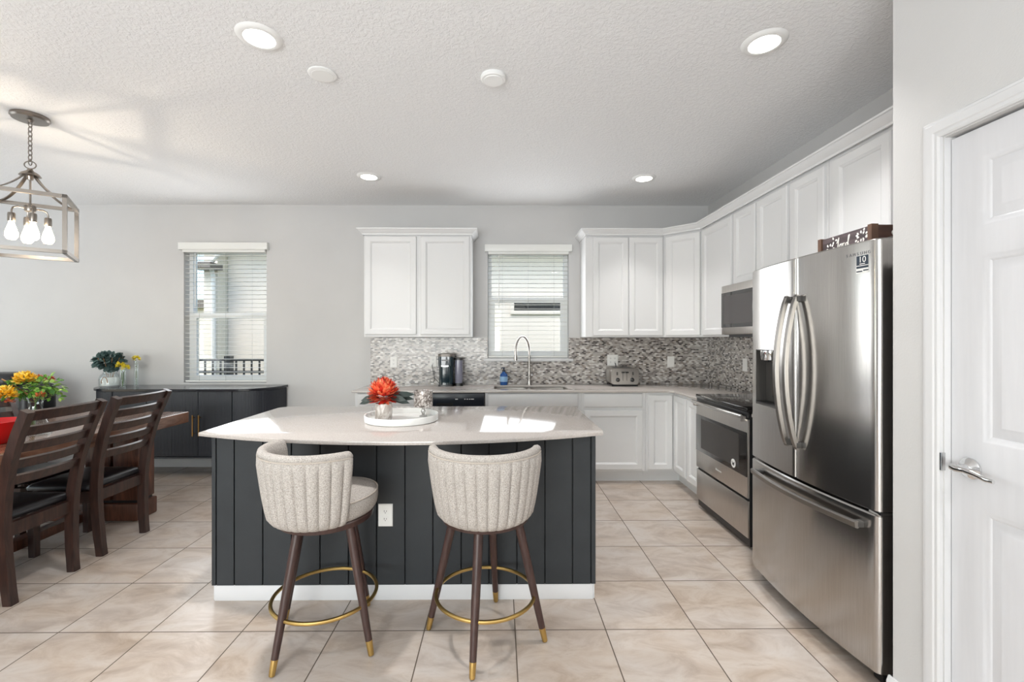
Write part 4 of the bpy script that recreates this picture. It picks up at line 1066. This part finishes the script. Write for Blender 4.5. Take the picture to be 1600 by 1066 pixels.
MB().lathe([(0, ZK), (.036, ZK), (.04, ZK + .006), (.041, ZK + .09), (.036, ZK + .115), (.02, ZK + .128), (.016, ZK + .14), (0, ZK + .14)], (.042, 4.79, 0), 24).build('bottle', 'blue', r, 40)
MB().lathe([(.0415, ZK + .035), (.0418, ZK + .04), (.0418, ZK + .085), (.0415, ZK + .09)], (.042, 4.79, 0), 24, False, False).build('label_wrap', 'label', r, 40)
mb = MB(); mb.lathe([(0, ZK + .1405), (.017, ZK + .1405), (.017, ZK + .158), (.008, ZK + .16), (.008, ZK + .175), (.014, ZK + .176), (.014, ZK + .186), (0, ZK + .187)], (.042, 4.79, 0), 20); mb.tube([(.042, 4.79, ZK + .181), (.02, 4.765, ZK + .181), (.014, 4.757, ZK + .174)], .005, 8)
mb.build('pump', 'blue_dark', r, 40)

# ------------------------------------------------------------------ sideboard
SBX0, SBX1, SBY0, SBY1 = -4.13, -2.278, 4.44, 4.865
def sb_outline(off=0.0, n=10):
    """front outline left rear -> right rear, rounded front corners"""
    P = []; R = .34
    x0, x1, y0, y1 = SBX0 + off, SBX1 - off, SBY0 + off, SBY1
    P.append((x0, y1))
    for k in range(n + 1):
        a = pi + pi / 2 * k / n; P.append((x0 + R + R * cos(a), y0 + R + R * sin(a)))
    for k in range(n + 1):
        a = 3 * pi / 2 + pi / 2 * k / n; P.append((x1 - R + R * cos(a), y0 + R + R * sin(a)))
    P.append((x1, y1))
    return P
r = thing('sideboard', 'long dark fluted sideboard with gold handles under the dining window', 'sideboard', (-3.2, 4.65, 0))
MB().prism(sb_outline(.024), .205, .858).build('body', 'sideboard', r, 0)
MB().prism(sb_outline(0), .205, .222).build('bottom_panel', 'sideboard', r, 30)
MB().prism(sb_outline(-.008), .860, .882).build('top', 'sideboard_top', r, 30)
# fluted doors follow the outline by arc length
fine = sb_outline(.006, 60); seg = [(Vector(fine[i]), Vector(fine[i + 1])) for i in range(len(fine) - 1)]
path = []
for a, b_ in seg:
    m_ = max(1, int((b_ - a).length / .0025))
    for k in range(m_): path.append(a.lerp(b_, k / m_))
path.append(Vector(fine[-1]))
def flute_door(xa, xb, first=False, last=False):
    idx = [i for i, p in enumerate(path) if (p.x > xa + .002 or first) and (p.x < xb - .002 or last)]
    out, inn = [], []; s_ = 0.0
    for j, i in enumerate(idx):
        p = path[i]; q = path[min(i + 1, len(path) - 1)] - path[max(i - 1, 0)]; nrm = Vector((q.y, -q.x)).normalized()
        if j: s_ += (p - path[idx[j - 1]]).length
        h_ = 0.0022 * abs(sin(pi * s_ / .0135)) - .001
        out.append(p + nrm * h_); inn.append(p - nrm * .012)
    poly = out + inn[::-1]
    lo = [(p.x, p.y, .226) for p in poly]; hi = [(p.x, p.y, .855) for p in poly]; m_ = MB(); n = len(out)
    vl, vh = m_.vs(lo), m_.vs(hi); N2 = len(poly)
    for k in range(N2): m_.face([vl[k], vl[(k + 1) % N2], vh[(k + 1) % N2], vh[k]])
    for k in range(n - 1):
        m_.face([vl[k], vl[k + 1], vl[N2 - 2 - k], vl[N2 - 1 - k]]); m_.face([vh[k], vh[k + 1], vh[N2 - 2 - k], vh[N2 - 1 - k]])
    return m_.build('door', 'sideboard', r, 50)
D1 = flute_door(-9, -3.78, first=True); D2 = flute_door(-3.78, -3.45); D3 = flute_door(-3.45, -2.95); D4 = flute_door(-2.95, -2.62); D5 = flute_door(-2.62, 9, last=True)
for dd, x in ((D2, -3.475), (D3, -3.425), (D3, -2.985), (D4, -2.925)):
    mb = MB(); mb.tube([(x, SBY0 - .022, .425), (x, SBY0 - .022, .63)], .006, 10)
    for z in (.45, .605): mb.tube([(x, SBY0 - .022, z), (x, SBY0 + .006, z)], .0045, 8)
    mb.build('bar_handle', 'gold', dd)
for x in (-3.95, -2.62):
    for y in (4.62, 4.80): MB().box(x - .02, x + .02, y - .02, y + .02, 0, .2045).build('leg', 'sideboard', r, 0)

# decor on the sideboard
ZS = .8822
def foliage(mb, c, R, n, L, Wd, seed, squash=.9):
    rn = random.Random(seed)
    for k in range(n):
        a = rn.uniform(0, 2 * pi); e_ = math.asin(rn.uniform(-.75, 1)); dd = Vector((cos(a) * cos(e_), sin(a) * cos(e_), sin(e_) * squash))
        p = Vector(c) + dd * R * rn.uniform(.45, 1.0)
        d2 = (dd + Vector((rn.uniform(-.7, .7), rn.uniform(-.7, .7), rn.uniform(-.7, .5)))).normalized()
        mb.leaf(p, d2, Vector((rn.uniform(-1, 1), rn.uniform(-1, 1), 1)), L * rn.uniform(.7, 1.2), Wd * rn.uniform(.8, 1.2), .2)
ux, uy = -3.985, 4.66
r = thing('eucalyptus_jar', 'round glass jar of grey-green eucalyptus on the sideboard', 'plant', (ux, uy, ZS))
MB().lathe([(0, ZS), (.075, ZS), (.088, ZS + .012), (.09, ZS + .09), (.076, ZS + .125), (.06, ZS + .135), (.06, ZS + .15), (.056, ZS + .15), (.056, ZS + .135), (.085, ZS + .08), (.08, ZS + .015), (0, ZS + .01)], (ux, uy, 0), 32, False, False).build('jar', 'clear_glass', r, 40)
MB().lathe([(0, ZS + .012), (.079, ZS + .016), (.081, ZS + .075), (.07, ZS + .10), (0, ZS + .10)], (ux, uy, 0), 28).build('filling', 'ceramic', r, 40)
mb = MB(); foliage(mb, (ux - .025, uy + .02, 1.135), .105, 300, .055, .046, 5, .85); mb.build('foliage', 'eucalyptus', r, 60, normals=False)
mb = MB(); rnd = random.Random(8)
for k in range(9):
    a = 2 * pi * k / 9; mb.tube([(ux + .02 * cos(a), uy + .02 * sin(a), ZS + .09), (ux + .04 * cos(a), uy + .04 * sin(a), 1.05), (ux + .1 * cos(a), uy + .1 * sin(a), 1.18)], .002, 5)
mb.build('stems', 'twig', r)
MB().tube([(ux + .03 * cos(a) + .02, uy - .091, ZS + .055 + .05 * sin(a)) for a in [pi * 1.15 * k / 14 - .2 for k in range(15)]], .003, 6).build('twine_loop', 'twig', r)
def pompon(mb, c, R, n, seed, flat=.85):
    rn = random.Random(seed); c = Vector(c)
    for k in range(n):
        e_ = math.asin(rn.uniform(-.5, 1)); a = rn.uniform(0, 2 * pi); dd = Vector((cos(a) * cos(e_), sin(a) * cos(e_), sin(e_) * flat)).normalized()
        mb.leaf(c + dd * R * .45, (dd + Vector((rn.uniform(-.25, .25), rn.uniform(-.25, .25), rn.uniform(-.1, .3)))), Vector((rn.uniform(-1, 1), rn.uniform(-1, 1), 1)), R * rn.uniform(.45, .65), R * .26, -.2)
def bud_vase(x, y, h, rad, label, blooms, seed):
    r = thing('bud_vase', label, 'vase', (x, y, ZS), 0, 'bud vases on the sideboard')
    MB().lathe([(0, ZS), (rad, ZS), (rad, ZS + h), (rad - .003, ZS + h), (rad - .003, ZS + .01), (0, ZS + .01)], (x, y, 0), 24, False, False).build('glass', 'clear_glass', r, 40)
    for bx_, bz in blooms:
        MB().tube([(x, y, ZS + .011), (x + (bx_ - x) * .4, y, ZS + h * .7), (bx_, y, bz - .01)], .0025, 5).build('stem', 'stem', r)
        mb = MB(); pompon(mb, (bx_, y, bz), .045, 70, seed); mb.build('bloom', 'lemon', r, 60, normals=False); seed += 1
bud_vase(-3.79, 4.58, .21, .030, 'shorter clear bud vase with two yellow blooms beside the eucalyptus', [(-3.815, 1.105), (-3.765, 1.075)], 21)
bud_vase(-3.765, 4.72, .26, .022, 'taller clear bud vase with one yellow bloom on the sideboard', [(-3.77, 1.165)], 31)

# ------------------------------------------------------------------ black leather recliner in the corner
r = thing('leather_recliner', 'black leather recliner against the back wall at the left edge', 'armchair', (-4.97, 4.3, 0))
def cushion(mb, x0, x1, y0, y1, z0, z1, rad, seg=4): return mb.box(x0, x1, y0, y1, z0, z1, rad, seg)
cushion(MB(), -5.37, -4.54, 3.95, 4.6, .05, .30, .03).build('base', 'sofa_leather', r, 50)
cushion(MB(), -5.32, -4.62, 3.72, 4.30, .30, .47, .06).build('seat', 'sofa_leather', r, 50)
cushion(MB(), -5.31, -4.385, 4.22, 4.55, .30, .95, .07).build('backrest', 'sofa_leather', r, 50)
cushion(MB(), -5.30, -4.48, 4.17, 4.46, .90, 1.055, .07).build('headrest', 'sofa_leather', r, 50)
for xa in (-5.55, -4.62): cushion(MB(), xa, xa + .18, 3.75, 4.4, .05, .62, .06).build('armrest', 'sofa_leather', r, 50)

# ------------------------------------------------------------------ dining table
TX0, TX1, TY0, TY1 = -3.46, -2.615, 1.70, 3.83
r = thing('dining_table', 'thick brown wooden dining table under the lantern', 'table', (-3.07, 2.76, 0))
MB().box(TX0, TX1, TY0, TY1, .672, .76, .006).build('table_top', 'table_wood', r, 30)
for y in (2.05, 3.42):
    tr = MB().box(-3.42, -2.72, y, y + .2, 0, .13, .012).build('foot_beam', 'table_base', r, 30)
    for x in (-3.13, -2.92): MB().box(x, x + .19, y + .02, y + .18, .15, .6715, .004).build('column', 'table_base', r, 30)
    MB().box(-3.38, -2.74, y + .03, y + .17, .13, .15).build('notch_rail', 'black', r, 0)
MB().box(-3.06, -2.98, 2.25, 3.42, .06, .12, .004).build('stretcher', 'table_base', r, 30)

# chairs (local: back towards +x)
def chair_proto():
    r = thing('dining_chair', '', 'chair', (0, 0, 0), 0, 'ladder-back dining chairs')
    zs = [0, .12, .25, .38, .46, .60, .75, .88, 1.005]
    xs = [.215, .203, .195, .192, .195, .212, .247, .292, .345]
    ys = [.172, .176, .181, .187, .190, .197, .204, .210, .214]
    def at(z, k):
        for i in range(len(zs) - 1):
            if z <= zs[i + 1] + 1e-6:
                t_ = (z - zs[i]) / (zs[i + 1] - zs[i]); return (k[i] + (k[i + 1] - k[i]) * t_)
        return k[-1]
    sec = [(-.019, -.024), (.019, -.024), (.019, .024), (-.019, .024)]
    for s in (-1, 1):
        pts = [(at(z, xs), s * at(z, ys), z) for z in [1.005 * k / 24 for k in range(25)]]
        MB().sweep(pts, sec, Y3, [(1, .95 if k < 3 else 1.1 - .012 * abs(k - 10)) for k in range(25)]).build('rear_leg', 'dark_wood', r, 40)
        MB().hexa([(-.215, s * .185 - .02, 0), (-.178, s * .185 - .02, 0), (-.178, s * .185 + .02, 0), (-.215, s * .185 + .02, 0), (-.225, s * .19 - .024, .40), (-.177, s * .19 - .024, .40), (-.177, s * .19 + .024, .40), (-.225, s * .19 + .024, .40)], .002, 1).build('front_leg', 'dark_wood', r, 30)
    mb = MB()
    mb.box(-.225, -.2, -.166, .166, .345, .415); mb.box(.175, .2, -.168, .168, .345, .415)
    for s in (-1, 1): mb.box(-.177, .17, s * .195 - .011, s * .195 + .011, .345, .415)
    mb.build('seat_frame', 'dark_wood', r, 0)
    mb = MB(); L = []
    for ins, z in ((.02, .416), (.0, .424), (-.002, .440), (.012, .456), (.05, .468), (.11, .474)):
        L.append([(x, y, z) for x, y in rrect(-.235 + ins, .175 - ins * .9, -.212 + ins, .212 - ins, max(.012, .03 - ins * .1), 4)])
    mb.loops(L).build('seat', 'leather', r, 60)
    for z, h in ((.978, .054), (.898, .05), (.812, .05), (.727, .05), (.643, .05)):
        hw = at(z, ys) - .017
        pts = [(at(z, xs) + .0 + .026 * cos(pi * k / 20) ** 2 * 0 + .028 * (1 - (2 * k / 10 - 1) ** 2) * 1.0, -hw + 2 * hw * k / 10, z) for k in range(11)]
        tilt = .38
        sec2 = [(-h / 2, -.009), (h / 2, -.009), (h / 2, .009), (-h / 2, .009)]
        MB().sweep(pts, sec2, Vector((tilt, 0, 1))).build('top_rail' if z > .95 else 'slat', 'dark_wood', r, 30)
    return r
ch = chair_proto()
ch.location = (-2.735, 2.525, 0); ch['label'] = 'dark ladder-back dining chair with black seat, nearer one on this side of the table'
dup(ch, (-2.735, 3.06, 0), 0, 'dark ladder-back dining chair with black seat, beside the far end of the table')
dup(ch, (-3.335, 3.175, 0), pi, 'dark ladder-back dining chair across the table in front of the recliner')

# red bowl and bouquet
ZD = .7603
r = tag(MB().lathe([(0, ZD), (.085, ZD), (.095, ZD + .006), (.135, ZD + .09), (.145, ZD + .125), (.148, ZD + .13), (.144, ZD + .132), (.138, ZD + .125), (.125, ZD + .08), (.08, ZD + .012), (0, ZD + .010)], (-2.97, 2.66, 0), 48, False, False).build('red_bowl', 'red', None, 50), 'glossy red bowl on the dining table behind the near chair', 'bowl')
fx, fy = -2.99, 2.94
r = thing('flower_vase', 'flared clear glass vase with yellow chrysanthemums and greenery on the dining table', 'vase', (fx, fy, ZD))
MB().lathe([(0, ZD), (.075, ZD), (.078, ZD + .006), (.064, ZD + .06), (.044, ZD + .12), (.034, ZD + .17), (.036, ZD + .21), (.043, ZD + .235), (.041, ZD + .235), (.032, ZD + .2), (.032, ZD + .17), (.06, ZD + .06), (.07, ZD + .015), (0, ZD + .014)], (fx, fy, 0), 36, False, False).build('glass', 'clear_glass', r, 40)
def bl_(nm, m, pts, R, n, seed):
    for k, p in enumerate(pts):
        mb = MB(); pompon(mb, p, R, n, seed + k); mb.build(nm, m, r, 60, normals=False)
zz = lambda py, Y: H - (py - 530) * Y / 707
xx_ = lambda px_, Y: (px_ - 781) * Y / 707
bl_('yellow_bloom', 'yellow', [(xx_(45, 2.92), 2.92, zz(594, 2.92)), (xx_(15, 2.84), 2.84, zz(616, 2.84))], .062, 240, 41)
bl_('orange_bloom', 'orange', [(xx_(68, 2.98), 2.98, zz(591, 2.98)), (xx_(69, 2.9), 2.90, zz(617, 2.9)), (xx_(23, 2.9), 2.90, zz(627, 2.9)), (xx_(84, 3.0), 3.0, zz(593, 3.0))], .03, 50, 51)
mb = MB(); foliage(mb, (xx_(52, 2.95), 2.95, zz(606, 2.95)), .10, 130, .035, .022, 61); foliage(mb, (xx_(78, 2.97), 2.97, zz(604, 2.97)), .085, 80, .035, .02, 62); foliage(mb, (xx_(30, 2.9), 2.90, zz(609, 2.9)), .06, 40, .035, .02, 63); foliage(mb, (xx_(92, 2.97), 2.97, zz(619, 2.97)), .03, 18, .03, .018, 64)
mb.build('greenery', 'leaf_green', r, 60, normals=False)
mb = MB()
for p in ((45, 594, 2.92), (15, 616, 2.84), (68, 591, 2.98), (69, 617, 2.9), (84, 593, 3.0), (80, 605, 2.97)):
    mb.tube([(fx + random.uniform(-.02, .02), fy + random.uniform(-.02, .02), ZD + .02), (fx, fy, ZD + .2), (xx_(p[0], p[2]), p[2], zz(p[1], p[2]))], .0025, 5)
mb.build('stems', 'stem', r)
MB().tube([(fx, fy, ZD + .22), (xx_(30, 2.9), 2.9, zz(602, 2.9)), (xx_(10, 2.88), 2.88, zz(592, 2.88))], .004, 6).build('dry_twig', 'twig', r)
